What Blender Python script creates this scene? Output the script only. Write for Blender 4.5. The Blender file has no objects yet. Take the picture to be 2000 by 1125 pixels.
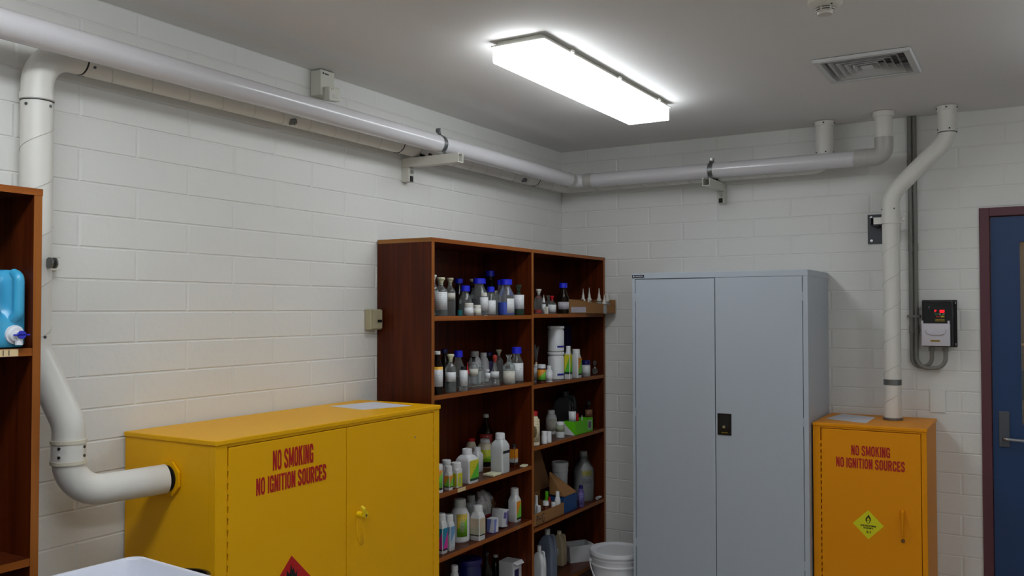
import bpy, bmesh, math, random
from mathutils import Vector, Matrix
random.seed(7)
S = bpy.context.scene
COL = S.collection
PI = math.pi

# ------------------------------------------------------------------ camera
CAM = Vector((2.5439, -4.9149, 1.6382))
YAW, PITCH, ROLL, FPX = 0.5335, 0.0240, -0.0011, 1728.75
def _cam():
    f = Vector((-math.sin(YAW)*math.cos(PITCH), math.cos(YAW)*math.cos(PITCH), math.sin(PITCH)))
    r = Vector((math.cos(YAW), math.sin(YAW), 0)); u = r.cross(f)
    r2 = r*math.cos(ROLL)+u*math.sin(ROLL); u2 = -r*math.sin(ROLL)+u*math.cos(ROLL)
    cd = bpy.data.cameras.new('camera'); co = bpy.data.objects.new('camera', cd); COL.objects.link(co)
    M = Matrix((r2, u2, -f)).transposed().to_4x4(); M.translation = CAM
    co.matrix_world = M
    cd.sensor_fit = 'HORIZONTAL'; cd.sensor_width = 36.0; cd.lens = FPX/2000*36.0
    cd.clip_start = 0.05; cd.clip_end = 60
    S.camera = co
_cam()
# ------------------------------------------------------------------ world, exposure
W = bpy.data.worlds.new('room_world'); S.world = W; W.use_nodes = True
W.node_tree.nodes['Background'].inputs[0].default_value = (0.5, 0.55, 0.6, 1)
W.node_tree.nodes['Background'].inputs[1].default_value = 0.02
S.view_settings.view_transform = 'Standard'; S.view_settings.look = 'None'
S.view_settings.gamma = 1; S.view_settings.exposure = 0.6
S.view_settings.use_curve_mapping = False
LAMP_MAIN = 5.5      # radiance of the fluorescent diffuser above the shelves
LAMP_ROOM = 4.0      # the other ceiling fluorescents of the room
LAMP_NEAR = 10.2      # the two of them nearest the viewer
S.cycles.transparent_max_bounces = 24
H = 2.62             # ceiling height

# ------------------------------------------------------------------ helpers
def lin(c):
    return tuple(((v/255)/12.92 if v/255 <= 0.04045 else ((v/255+0.055)/1.055)**2.4) for v in c)+(1,)
MATS = {}
def mat(name, rgb, rough=0.5, metal=0.0, bump=0, bscale=60, var=0, spec=0.5, emit=0, coat=0, alpha=1):
    m = bpy.data.materials.new(name); m.use_nodes = True; MATS[name] = m
    nt = m.node_tree; b = nt.nodes['Principled BSDF']
    c = lin(rgb)
    b.inputs['Base Color'].default_value = c
    b.inputs['Roughness'].default_value = rough; b.inputs['Metallic'].default_value = metal
    b.inputs['Specular IOR Level'].default_value = spec
    if coat: b.inputs['Coat Weight'].default_value = coat; b.inputs['Coat Roughness'].default_value = 0.15
    if emit: b.inputs['Emission Color'].default_value = c; b.inputs['Emission Strength'].default_value = emit
    if alpha < 1: b.inputs['Alpha'].default_value = alpha
    if bump or var:
        tc = nt.nodes.new('ShaderNodeTexCoord'); n = nt.nodes.new('ShaderNodeTexNoise')
        n.inputs['Scale'].default_value = bscale; n.inputs['Detail'].default_value = 4
        nt.links.new(tc.outputs['Object'], n.inputs['Vector'])
        if bump:
            bp = nt.nodes.new('ShaderNodeBump'); bp.inputs['Strength'].default_value = bump; bp.inputs['Distance'].default_value = 0.002
            nt.links.new(n.outputs['Fac'], bp.inputs['Height']); nt.links.new(bp.outputs['Normal'], b.inputs['Normal'])
        if var:
            n2 = nt.nodes.new('ShaderNodeTexNoise'); n2.inputs['Scale'].default_value = 2.3; n2.inputs['Detail'].default_value = 5
            nt.links.new(tc.outputs['Object'], n2.inputs['Vector'])
            mx = nt.nodes.new('ShaderNodeMix'); mx.data_type = 'RGBA'
            mx.inputs[6].default_value = tuple(v*(1-var) for v in c[:3])+(1,); mx.inputs[7].default_value = tuple(min(1, v*(1+var)) for v in c[:3])+(1,)
            nt.links.new(n2.outputs['Fac'], mx.inputs[0]); nt.links.new(mx.outputs[2], b.inputs['Base Color'])
    return m
def wood(name, a, b_, rough=0.35, axis='Z', stretch=14):
    m = bpy.data.materials.new(name); m.use_nodes = True; MATS[name] = m
    nt = m.node_tree; b = nt.nodes['Principled BSDF']
    tc = nt.nodes.new('ShaderNodeTexCoord'); mp = nt.nodes.new('ShaderNodeMapping')
    sc = [stretch*2.2]*3; sc['XYZ'.index(axis)] = 1.3; mp.inputs['Scale'].default_value = sc
    n = nt.nodes.new('ShaderNodeTexNoise'); n.inputs['Scale'].default_value = 1.2; n.inputs['Detail'].default_value = 7; n.inputs['Distortion'].default_value = 0.6
    r = nt.nodes.new('ShaderNodeValToRGB')
    r.color_ramp.elements[0].position = 0.32; r.color_ramp.elements[0].color = lin(a)
    r.color_ramp.elements[1].position = 0.68; r.color_ramp.elements[1].color = lin(b_)
    nt.links.new(tc.outputs['Object'], mp.inputs['Vector']); nt.links.new(mp.outputs[0], n.inputs['Vector'])
    nt.links.new(n.outputs['Fac'], r.inputs['Fac']); nt.links.new(r.outputs['Color'], b.inputs['Base Color'])
    b.inputs['Roughness'].default_value = rough; b.inputs['Specular IOR Level'].default_value = 0.22
    return m
def glass(name, rgb, fres=1.45, gl=1.0):
    m = bpy.data.materials.new(name); m.use_nodes = True; MATS[name] = m
    nt = m.node_tree; nt.nodes.clear()
    o = nt.nodes.new('ShaderNodeOutputMaterial'); mx = nt.nodes.new('ShaderNodeMixShader')
    t = nt.nodes.new('ShaderNodeBsdfTransparent'); t.inputs[0].default_value = lin(rgb)
    g = nt.nodes.new('ShaderNodeBsdfGlossy'); g.inputs['Roughness'].default_value = 0.03
    g.inputs['Color'].default_value = (gl, gl, gl, 1)
    d = nt.nodes.new('ShaderNodeBsdfDiffuse'); d.inputs[0].default_value = lin(rgb)
    f = nt.nodes.new('ShaderNodeFresnel'); f.inputs[0].default_value = fres
    m2 = nt.nodes.new('ShaderNodeMixShader'); m2.inputs[0].default_value = 0.08
    nt.links.new(t.outputs[0], m2.inputs[1]); nt.links.new(d.outputs[0], m2.inputs[2])
    fm = nt.nodes.new('ShaderNodeMath'); fm.operation = 'MULTIPLY'; fm.inputs[1].default_value = 0.6; nt.links.new(f.outputs[0], fm.inputs[0]); nt.links.new(fm.outputs[0], mx.inputs[0]); nt.links.new(m2.outputs[0], mx.inputs[1]); nt.links.new(g.outputs[0], mx.inputs[2])
    nt.links.new(mx.outputs[0], o.inputs[0])
    return m
def label_mat(name, a, b_=None, slope=0.0, off=0.0, base=None, baseh=0.0, lines=0, ink=(60, 60, 70), circ=None):
    """printed label: colour a, colour b_ below a diagonal, a strip at the foot, rows of fine print"""
    m = bpy.data.materials.new(name); m.use_nodes = True; MATS[name] = m
    nt = m.node_tree; N = nt.nodes; Lk = nt.links.new; b = N['Principled BSDF']; b.inputs['Roughness'].default_value = 0.5
    tc = N.new('ShaderNodeTexCoord'); sp = N.new('ShaderNodeSeparateXYZ'); Lk(tc.outputs['UV'], sp.inputs[0])
    def mth(op, x, y=None):
        n = N.new('ShaderNodeMath'); n.operation = op
        for i, v in enumerate((x, y)):
            if v is None: continue
            if isinstance(v, (int, float)): n.inputs[i].default_value = v
            else: Lk(v, n.inputs[i])
        return n.outputs[0]
    def mixc(f, c1, c2):
        n = N.new('ShaderNodeMix'); n.data_type = 'RGBA'; Lk(f, n.inputs[0])
        for i, v in ((6, c1), (7, c2)):
            if isinstance(v, tuple): n.inputs[i].default_value = v
            else: Lk(v, n.inputs[i])
        return n.outputs[2]
    u, v = sp.outputs[0], sp.outputs[1]
    col = lin(a)
    if b_:
        f = mth('LESS_THAN', v, mth('ADD', mth('MULTIPLY', u, slope), off)); col = mixc(f, col, lin(b_))
    if circ:
        dx = mth('SUBTRACT', u, 0.5); dy = mth('SUBTRACT', v, 0.45)
        f = mth('LESS_THAN', mth('ADD', mth('MULTIPLY', dx, dx), mth('MULTIPLY', mth('MULTIPLY', dy, dy), 0.7)), 0.05)
        col = mixc(f, col, lin(circ))
    if lines:
        row = mth('FLOOR', mth('MULTIPLY', v, lines)); fr = mth('FRACT', mth('MULTIPLY', v, lines))
        cb = N.new('ShaderNodeCombineXYZ'); Lk(mth('MULTIPLY', u, 14.0), cb.inputs[0]); Lk(mth('MULTIPLY', row, 7.3), cb.inputs[1])
        nz = N.new('ShaderNodeTexNoise'); nz.inputs['Scale'].default_value = 1.0; Lk(cb.outputs[0], nz.inputs['Vector'])
        f = mth('MULTIPLY', mth('GREATER_THAN', nz.outputs['Fac'], 0.53), mth('LESS_THAN', fr, 0.42))
        f = mth('MULTIPLY', f, mth('MULTIPLY', mth('GREATER_THAN', u, 0.12), mth('LESS_THAN', u, 0.88)))
        col = mixc(mth('MULTIPLY', f, 0.38), col, lin(ink))
    if base:
        f = mth('LESS_THAN', v, baseh); col = mixc(f, col, lin(base))
    Lk(col, b.inputs['Base Color']) if not isinstance(col, tuple) else None
    if isinstance(col, tuple): b.inputs['Base Color'].default_value = col
    return m

def wl(o):
    v = Vector((0, 0, 0))
    while o is not None:
        v += o.location; o = o.parent
    return v
def obj(name, bm, m, parent=None, smooth=False, local=False):
    """link bm (world coordinates unless local) as one mesh object"""
    me = bpy.data.meshes.new(name)
    if parent is not None and not local:
        off = wl(parent)
        for v in bm.verts: v.co -= off
    bm.normal_update(); bm.to_mesh(me); bm.free()
    for x in (m if isinstance(m, (list, tuple)) else [m]):
        me.materials.append(MATS[x] if isinstance(x, str) else x)
    if smooth:
        for p in me.polygons: p.use_smooth = True
    o = bpy.data.objects.new(name, me); COL.objects.link(o)
    if smooth == 'auto':
        for p in me.polygons: p.use_smooth = True
        try: me.set_sharp_from_angle(angle=math.radians(35))
        except Exception: pass
    if parent is not None: o.parent = parent
    return o
def thing(name, label, cat, loc=(0, 0, 0), group=None):
    o = bpy.data.objects.new(name, None); COL.objects.link(o); o.location = loc
    o.empty_display_size = 0.05
    o['label'] = label; o['category'] = cat
    if group: o['group'] = group
    return o
def tag(o, label, cat, group=None):
    o['label'] = label; o['category'] = cat
    if group: o['group'] = group
    return o
def struct(o): o['kind'] = 'structure'; return o
def BM(): return bmesh.new()
def box(bm, x0, x1, y0, y1, z0, z1, bev=0.0, seg=1, mi=0, front=None, rot=None):
    """axis box; front = {'+x':idx,...} gives faces with that normal a material index"""
    vs = [bm.verts.new((x, y, z)) for x in (x0, x1) for y in (y0, y1) for z in (z0, z1)]
    F = [(0, 1, 3, 2), (4, 6, 7, 5), (0, 4, 5, 1), (2, 3, 7, 6), (0, 2, 6, 4), (1, 5, 7, 3)]
    nm = ['-x', '+x', '-y', '+y', '-z', '+z']
    fs = []
    for f, n in zip(F, nm):
        fc = bm.faces.new([vs[i] for i in f]); fc.material_index = mi
        if front and n in front: fc.material_index = front[n]
        fs.append(fc)
    if bev:
        es = list({e for f in fs for e in f.edges})
        r = bmesh.ops.bevel(bm, geom=es, offset=bev, segments=seg, affect='EDGES', profile=0.5)
        vs = list({v for f in r['faces'] for v in f.verts} | {v for v in vs if v.is_valid})
    if rot:
        M, c = rot
        bmesh.ops.rotate(bm, verts=[v for v in vs if v.is_valid], cent=c, matrix=M)
    return vs
def basis(d):
    d = Vector(d).normalized(); a = Vector((0, 0, 1)) if abs(d.z) < 0.9 else Vector((1, 0, 0))
    u = a.cross(d).normalized(); return u, d.cross(u).normalized()
def cyl(bm, a, b, r, r2=None, n=24, caps=True, mi=0):
    a, b = Vector(a), Vector(b); r2 = r if r2 is None else r2; u, v = basis(b-a)
    R1 = [bm.verts.new(a+(u*math.cos(t)+v*math.sin(t))*r) for t in [2*PI*i/n for i in range(n)]]
    R2 = [bm.verts.new(b+(u*math.cos(t)+v*math.sin(t))*r2) for t in [2*PI*i/n for i in range(n)]]
    for i in range(n):
        f = bm.faces.new((R1[i], R1[(i+1) % n], R2[(i+1) % n], R2[i])); f.material_index = mi
    if caps:
        bm.faces.new(R1[::-1]).material_index = mi; bm.faces.new(R2).material_index = mi
def bend(pts, rad, n=10):
    """polyline with each inner corner replaced by an arc of radius rad"""
    P = [Vector(p) for p in pts]; out = [P[0]]
    for i in range(1, len(P)-1):
        rr = rad[i-1] if isinstance(rad, (list, tuple)) else rad
        a = (P[i-1]-P[i]).normalized(); b = (P[i+1]-P[i]).normalized()
        ang = a.angle(b)
        if ang > PI-0.02: out.append(P[i]); continue
        t = min(rr/math.tan(ang/2), (P[i-1]-P[i]).length*0.49, (P[i+1]-P[i]).length*0.49); rr = t*math.tan(ang/2)
        c = P[i]+(a+b).normalized()*(rr/math.sin(ang/2))
        s = P[i]+a*t-c; e = P[i]+b*t-c; tot = s.angle(e); ax = s.cross(e).normalized()
        for k in range(n+1): out.append(c+Matrix.Rotation(tot*k/n, 3, ax) @ s)
    out.append(P[-1]); return out
def tube(bm, path, r, n=20, caps=True, mi=0):
    P = [Vector(p) for p in path]; rings = []
    u = None
    for i, p in enumerate(P):
        d = (P[min(i+1, len(P)-1)]-P[max(i-1, 0)]).normalized()
        if u is None: u, _ = basis(d)
        u = (u-d*u.dot(d)).normalized(); v = d.cross(u)
        rr = r[i] if isinstance(r, (list, tuple)) else r
        rings.append([bm.verts.new(p+(u*math.cos(t)+v*math.sin(t))*rr) for t in [2*PI*k/n for k in range(n)]])
    for a, b in zip(rings, rings[1:]):
        for k in range(n):
            bm.faces.new((a[k], a[(k+1) % n], b[(k+1) % n], b[k])).material_index = mi
    if caps: bm.faces.new(rings[0][::-1]).material_index = mi; bm.faces.new(rings[-1]).material_index = mi
def helix(bm, a, b, r, pitch, phase=0.0, rr=0.0016, n=4):
    """raised lock-seam wound round a straight duct from a to b"""
    a, b = Vector(a), Vector(b); L = (b-a).length; d = (b-a)/L; u, v = basis(d)
    steps = max(8, int(L/pitch*28)); pts = []
    for i in range(steps+1):
        s = L*i/steps; t = phase+2*PI*s/pitch
        pts.append(a+d*s+(u*math.cos(t)+v*math.sin(t))*(r+rr*0.1))
    tube(bm, pts, rr, n=n)
def lathe(bm, prof, n=24, sq=None, asp=1.0, mi=0, c=(0, 0, 0)):
    """prof: (r, z) list; sq: squareness 0..1 per ring (superellipse), asp: depth/width"""
    rings = []; c = Vector(c)
    for i, (r, z) in enumerate(prof):
        q = sq[i] if sq else 0
        ring = []
        for k in range(n):
            t = 2*PI*(k+0.5)/n; ct, st = math.cos(t), math.sin(t)
            if q > 0:
                e = 2.0/(2.0+7.0*q)
                x = math.copysign(abs(ct)**e, ct); y = math.copysign(abs(st)**e, st)
            else: x, y = ct, st
            ring.append(bm.verts.new(c+Vector((x*r*(1+(asp-1)*q), y*r, z))))
        rings.append(ring)
    for a, b in zip(rings, rings[1:]):
        for k in range(n): bm.faces.new((a[k], a[(k+1) % n], b[(k+1) % n], b[k])).material_index = mi
    if prof[0][0] > 1e-5: bm.faces.new(rings[0][::-1]).material_index = mi
    if prof[-1][0] > 1e-5: bm.faces.new(rings[-1]).material_index = mi
def prism(bm, poly, o, ax, ay, t, mi=0):
    """flat polygon (2D) on plane origin o, axes ax, ay, thickened by vector t"""
    o, ax, ay, t = Vector(o), Vector(ax), Vector(ay), Vector(t)
    A = [bm.verts.new(o+ax*x+ay*y) for x, y in poly]; B = [bm.verts.new(o+ax*x+ay*y+t) for x, y in poly]
    n = len(poly)
    if n > 2:
        bm.faces.new(A[::-1]).material_index = mi; bm.faces.new(B).material_index = mi
    for i in range(n): bm.faces.new((A[i], A[(i+1) % n], B[(i+1) % n], B[i])).material_index = mi
def textobj(name, s, m, parent, o, ax, ay, w, h, th=0.0006, bold=0.02, lines=1):
    """raised lettering fitted to a w x h box whose lower left corner is o"""
    cu = bpy.data.curves.new(name, 'FONT'); cu.body = s; cu.align_x = 'CENTER'; cu.offset = bold; cu.space_line = 0.82; cu.space_character = 1.12; cu.space_word = 0.8
    cu.resolution_u = 3; cu.extrude = 0.01
    t = bpy.data.objects.new(name, cu); COL.objects.link(t)
    me = bpy.data.meshes.new_from_object(t); bpy.data.objects.remove(t)
    xs = [v.co.x for v in me.vertices]; ys = [v.co.y for v in me.vertices]
    x0, x1, y0, y1 = min(xs), max(xs), min(ys), max(ys)
    o, ax, ay = Vector(o), Vector(ax), Vector(ay); nz = ax.cross(ay)
    off = wl(parent) if parent else Vector((0, 0, 0))
    for v in me.vertices:
        v.co = o+ax*((v.co.x-x0)/(x1-x0)*w)+ay*((v.co.y-y0)/(y1-y0)*h)+nz*(th if v.co.z > 0 else -0.0002)-off
    me.materials.append(MATS[m])
    ob = bpy.data.objects.new(name, me); COL.objects.link(ob); ob.parent = parent
    return ob

TK = 0.17
def _V(x, t=TK, a=0, b=1): return [(x, a), (x+t, a), (x+t, b), (x, b)]
def _H(a, b, y, t=0.15): return [(a, y), (b, y), (b, y+t), (a, y+t)]
_C = [(.415, .66), (.415, .80), (.33, .915), (.17, .915), (.085, .80), (.085, .20), (.17, .085), (.33, .085), (.415, .20), (.415, .34)]
GL = {  # condensed sign-writer's capitals: width, filled polygons, stroked centre lines
 'N': (.5, [_V(0), _V(.33), [(0, 1), (.18, 1), (.5, 0), (.32, 0)]], []), 'I': (.17, [_V(0)], []),
 'M': (.64, [_V(0, .15), _V(.49, .15), [(0, 1), (.17, 1), (.39, .1), (.25, .1)], [(.64, 1), (.47, 1), (.25, .1), (.39, .1)]], []),
 'K': (.52, [_V(0), [(.12, .33), (.12, .60), (.32, 1), (.51, 1)], [(.19, .56), (.32, .68), (.53, 0), (.34, 0)]], []),
 'T': (.46, [_H(0, .46, .85), _V(.145)], []), 'E': (.43, [_V(0), _H(0, .43, .85), _H(0, .40, .43), _H(0, .43, 0)], []),
 'O': (.5, [], [_C[1:9]+[_C[1]]]), 'C': (.5, [], [_C]), 'G': (.5, [_V(.33, TK, 0, .5), _H(.26, .5, .38, .14)], [_C[:-1]]),
 'S': (.5, [], [[(.415, .70), (.415, .80), (.33, .915), (.17, .915), (.085, .80), (.085, .67), (.15, .58), (.35, .43), (.415, .34), (.415, .20), (.33, .085), (.17, .085), (.085, .20), (.085, .31)]]),
 'U': (.5, [], [[(.085, 1), (.085, .20), (.17, .085), (.33, .085), (.415, .20), (.415, 1)]]),
 'R': (.51, [_V(0), [(.19, .52), (.36, .55), (.51, 0), (.33, 0)]], [[(.085, .92), (.32, .92), (.415, .84), (.415, .63), (.32, .53), (.085, .53)]]),
 'X': (.52, [[(0, 1), (.19, 1), (.52, 0), (.33, 0)], [(.52, 1), (.33, 1), (0, 0), (.19, 0)]], []),
 'D': (.5, [_V(0)], [[(.085, .915), (.30, .915), (.415, .80), (.415, .20), (.30, .085), (.085, .085)]]),
 'Z': (.46, [_H(0, .46, .85), _H(0, .46, 0), [(.27, .87), (.46, .87), (.19, .13), (0, .13)]], []),
 'A': (.54, [[(.18, 1), (.36, 1), (.17, 0), (0, 0)], [(.18, 1), (.36, 1), (.54, 0), (.37, 0)], _H(.12, .42, .22, .14)], []),
 '5': (.5, [_H(.06, .46, .85), _V(.03, .15, .48, 1)], [[(.10, .54), (.20, .61), (.33, .60), (.415, .50), (.415, .20), (.33, .085), (.17, .085), (.085, .20), (.085, .28)]]),
 '1': (.30, [_V(.13), [(0, .72), (.15, .84), (.15, 1), (0, .86)]], []), '.': (.17, [_V(0, .17, 0, .17)], [])}
def signtext(name, s, m, parent, o, ax, ay, w, h, th=0.0006, gap=0.085, space=0.26):
    """painted lettering in condensed capitals filling a w x h box whose lower left corner is o"""
    bm = BM(); x = 0.0; polys = []
    for ch in s:
        if ch == ' ': x += space; continue
        W_, P_, L_ = GL[ch]
        for q in P_: polys.append([(x+a, b) for a, b in q])
        for ln in L_:
            for (a, b), (c, d) in zip(ln, ln[1:]):
                e = math.hypot(c-a, d-b); nx, ny = -(d-b)/e*TK/2, (c-a)/e*TK/2
                polys.append([(x+a+nx, b+ny), (x+c+nx, d+ny), (x+c-nx, d-ny), (x+a-nx, b-ny)][::-1])
            for a, b in ln[1:-1]: polys.append([(x+a+math.cos(k*PI/5)*TK/2, b+math.sin(k*PI/5)*TK/2) for k in range(10)])
        x += W_+gap
    sx, sy = w/(x-gap), h; ax, ay = Vector(ax), Vector(ay); nz = ax.cross(ay)
    for i, q in enumerate(polys): prism(bm, [(a*sx, b*sy) for a, b in q], o, ax, ay, nz*(th+i*9e-6))
    return obj(name, bm, m, parent)

# ------------------------------------------------------------------ materials
mat('wall_paint', (230, 229, 225), 0.40, bump=0.45, bscale=38, var=0.03, spec=0.35)
mat('ceiling_paint', (232, 229, 227), 0.75, bump=0.15, bscale=20, var=0.02)
mat('floor_vinyl', (176, 172, 166), 0.5, bump=0.1, var=0.06)
mat('pvc_pipe', (214, 211, 214), 0.22, coat=0.35, bump=0.03, bscale=15, var=0.04)
mat('pvc_grey', (184, 181, 176), 0.28)
mat('duct_white', (226, 223, 216), 0.38, bump=0.15, bscale=25, var=0.02)
mat('seam', (205, 202, 194), 0.5)
mat('sealant', (214, 206, 186), 0.7, bump=0.5, bscale=120)
mat('screw', (92, 92, 92), 0.35, 0.8)
mat('galv', (128, 130, 130), 0.35, 0.85, bump=0.2, bscale=200, var=0.15)
mat('bracket_paint', (214, 212, 202), 0.45)
mat('steel_dark', (74, 76, 82), 0.45, 0.35, var=0.1)
mat('bolt', (190, 190, 188), 0.25, 0.9)
mat('dark', (14, 13, 13), 0.6)
mat('yellow_paint', (240, 176, 0), 0.45, spec=0.25, bump=0.06, bscale=9, var=0.02)
mat('yellow_bright', (248, 215, 20), 0.35)
mat('orange_paint', (238, 150, 0), 0.46, spec=0.25, bump=0.06, bscale=9, var=0.02)
mat('red_ink', (178, 16, 16), 0.5)
mat('sign_red', (190, 14, 20), 0.45)
mat('sign_black', (16, 12, 12), 0.5)
mat('sign_yellow', (226, 220, 10), 0.45)
mat('grey_paint', (182, 190, 200), 0.40, bump=0.05, bscale=30, var=0.015)
mat('paper_sheet', (214, 212, 220), 0.6, var=0.03)
mat('beige_box', (176, 168, 138), 0.5)
mat('cream_box', (212, 210, 198), 0.45)
mat('plaque', (20, 22, 38), 0.35)
mat('plaque_mark', (190, 195, 205), 0.5)
mat('black_plastic', (17, 17, 19), 0.28)
mat('drive_white', (205, 200, 208), 0.4)
mat('led_red', (255, 20, 40), 0.4, emit=1.6)
mat('key_green', (40, 100, 60), 0.5); mat('key_grey', (120, 128, 110), 0.5); mat('key_red', (150, 50, 40), 0.5); mat('key_yellow', (190, 170, 40), 0.5)
mat('drive_yellow', (168, 140, 20), 0.5)
mat('conduit_grey', (128, 126, 120), 0.45, var=0.06)
mat('door_blue', (30, 62, 108), 0.35, bump=0.05, var=0.05)
mat('frame_maroon', (96, 52, 62), 0.4, var=0.04)
mat('lever_steel', (175, 178, 184), 0.25, 0.9)
mat('plate_grey', (92, 96, 104), 0.4, 0.5)
mat('tan_wall', (170, 140, 96), 0.6, var=0.04)
mat('shelf_pine', (214, 176, 124), 0.5)
mat('jug_cyan', (66, 164, 206), 0.28)
mat('tap_white', (224, 224, 230), 0.35); mat('tap_blue', (48, 52, 190), 0.35)
mat('tub_white', (222, 224, 236), 0.4)
mat('trolley', (150, 152, 154), 0.3, 0.8)
mat('bucket_white', (226, 226, 230), 0.38)
mat('masking_tape', (222, 196, 150), 0.7, var=0.05)
mat('ink', (20, 18, 18), 0.6)
mat('cardboard', (150, 106, 62), 0.75, var=0.06); mat('cardboard_dark', (120, 78, 40), 0.75, var=0.06)
mat('smoke_white', (212, 206, 196), 0.45)
mat('vent_white', (206, 206, 206), 0.4)
wood('wood_panel', (62, 21, 4), (92, 37, 10), 0.33, 'Z')
wood('wood_shelf', (62, 24, 9), (96, 42, 18), 0.33, 'Y')
wood('wood_edge', (138, 78, 28), (164, 98, 42), 0.4, 'Z')
wood('wood_edge_h', (132, 70, 22), (160, 90, 36), 0.4, 'Y')
wood('wood_top_strip', (150, 100, 50), (176, 122, 66), 0.5, 'X')
glass('clear_glass', (240, 244, 243), 1.6); glass('amber_glass', (92, 66, 48)); glass('glass_green', (150, 172, 146))
glass('liquid_clear', (205, 214, 212), 1.3); glass('clear_bag', (215, 215, 215), 1.5)
for n, c, r in (('cap_blue', (24, 34, 214), .4), ('cap_navy', (16, 16, 96), .4), ('cap_white', (226, 226, 228), .4), ('cap_grey', (176, 176, 172), .45),
                ('cap_black', (18, 18, 18), .4), ('cap_red', (190, 16, 30), .4), ('bulb_red', (170, 46, 32), .5), ('stopper_cream', (224, 220, 186), .45),
                ('stopper_white', (226, 222, 214), .5), ('stopper_tan', (196, 186, 160), .5), ('hdpe', (222, 222, 224), .42), ('hdpe_clear', (206, 208, 208), .35),
                ('hdpe_grey', (150, 150, 150), .4), ('cream_plastic', (226, 214, 186), .42), ('amber_plastic', (84, 34, 14), .3), ('violet_plastic', (92, 74, 140), .4),
                ('navy_plastic', (14, 18, 92), .35), ('jug_blue', (112, 122, 142), .35), ('jug_smoke', (84, 86, 88), .35), ('jug_tan', (190, 172, 140), .45),
                ('liquid_blue', (10, 96, 255), .15), ('liquid_red', (255, 30, 12), .15), ('liquid_teal', (16, 100, 104), .2), ('liquid_green', (110, 140, 124), .3),
                ('liquid_milky', (200, 204, 198), .3), ('liquid_dark', (40, 38, 36), .2), ('liquid_black', (14, 11, 10), .2),
                ('carton_violet', (40, 34, 84), .5), ('carton_white', (206, 206, 210), .5), ('lime_green', (96, 196, 10), .5)):
    mat(n, c, r)
WH = (226, 227, 229)
label_mat('paper', WH, lines=9, ink=(120, 130, 145))
label_mat('paper_cream', (214, 210, 198), lines=6, ink=(130, 126, 118))
label_mat('paper_grey', (186, 180, 190), lines=4, ink=(120, 118, 126))
label_mat('paper_green', (150, 158, 132), lines=8, ink=(70, 80, 60))
label_mat('paper_yellow', (238, 176, 20), (222, 222, 226), 0, 0.86, lines=9, ink=(120, 128, 140), circ=None)
label_mat('lab_og', (226, 140, 24), (110, 196, 60), 0.75, 0.18, base=(34, 40, 30), baseh=0.1, lines=7, ink=(150, 90, 20))
label_mat('lab_og_dark', (226, 140, 24), (190, 190, 190), 0.1, 0.32, base=(30, 30, 30), baseh=0.1)
label_mat('lab_yg', (206, 198, 30), (84, 184, 44), 0.75, 0.12, base=(24, 60, 40), baseh=0.12, lines=8, ink=(120, 120, 30))
label_mat('lab_yg2', (206, 196, 24), (190, 196, 30), 0.0, 0.3, lines=6, ink=(110, 130, 50), circ=(150, 180, 120))
label_mat('lab_yg3', (206, 176, 60), (120, 186, 40), 0.5, 0.3, lines=7, ink=(60, 80, 60), circ=(150, 170, 120))
label_mat('lab_yg_dark', (196, 200, 40), (130, 186, 30), 0.5, 0.25, base=(20, 20, 18), baseh=0.28, lines=7, ink=(110, 110, 40))
label_mat('lab_tp', (16, 128, 160), (212, 40, 150), 0.85, 0.02, base=(40, 26, 40), baseh=0.08)
label_mat('lab_pb', (110, 156, 196), (190, 198, 208), 0.5, 0.2, lines=6, ink=(90, 100, 120))
label_mat('lab_beige', (200, 182, 156), (186, 184, 160), 0.2, 0.4, base=(24, 34, 24), baseh=0.07, lines=6, ink=(160, 140, 110))
label_mat('lab_brown', (120, 72, 44), lines=4, ink=(220, 200, 170))
label_mat('lab_red', (150, 40, 40), (200, 190, 184), 0.0, 0.2, lines=4, ink=(220, 200, 190))
label_mat('lab_cream_black', (222, 206, 170), (214, 198, 160), 0.0, 0.4, lines=8, ink=(20, 16, 14), circ=(120, 96, 60))
label_mat('lab_yellow_w', (220, 208, 40), (222, 224, 226), 0.0, 0.62, lines=4, ink=(60, 60, 60))
label_mat('violet_label', (96, 84, 150), lines=5, ink=(200, 200, 220))
label_mat('bar_blue', (24, 24, 150)); label_mat('bar_black', (16, 18, 22))
label_mat('carton_blue', (120, 130, 196), (226, 226, 232), 3.0, -1.0, lines=6, ink=(20, 90, 180))
label_mat('bag_red', (196, 192, 190), (186, 184, 186), 0.2, 0.4, base=(130, 20, 40), baseh=0.25, lines=3, ink=(40, 30, 36))
label_mat('bag_grey', (150, 146, 146), (120, 84, 56), 0.5, 0.45, lines=3, ink=(50, 44, 46))
m = bpy.data.materials.new('diffuser'); m.use_nodes = True; MATS['diffuser'] = m
b = m.node_tree.nodes['Principled BSDF']; b.inputs['Base Color'].default_value = (.9, .9, .9, 1)
b.inputs['Emission Color'].default_value = (0.90, 0.965, 1.0, 1); b.inputs['Emission Strength'].default_value = LAMP_MAIN
m = m.copy(); m.name = 'diffuser_room'; MATS['diffuser_room'] = m
m.node_tree.nodes['Principled BSDF'].inputs['Emission Strength'].default_value = LAMP_ROOM
m = m.copy(); m.name = 'diffuser_near'; MATS['diffuser_near'] = m
m.node_tree.nodes['Principled BSDF'].inputs['Emission Strength'].default_value = LAMP_NEAR
mat('added_glow_beyond', (255, 232, 190), emit=9)  # glow of the light added beyond the door

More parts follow.
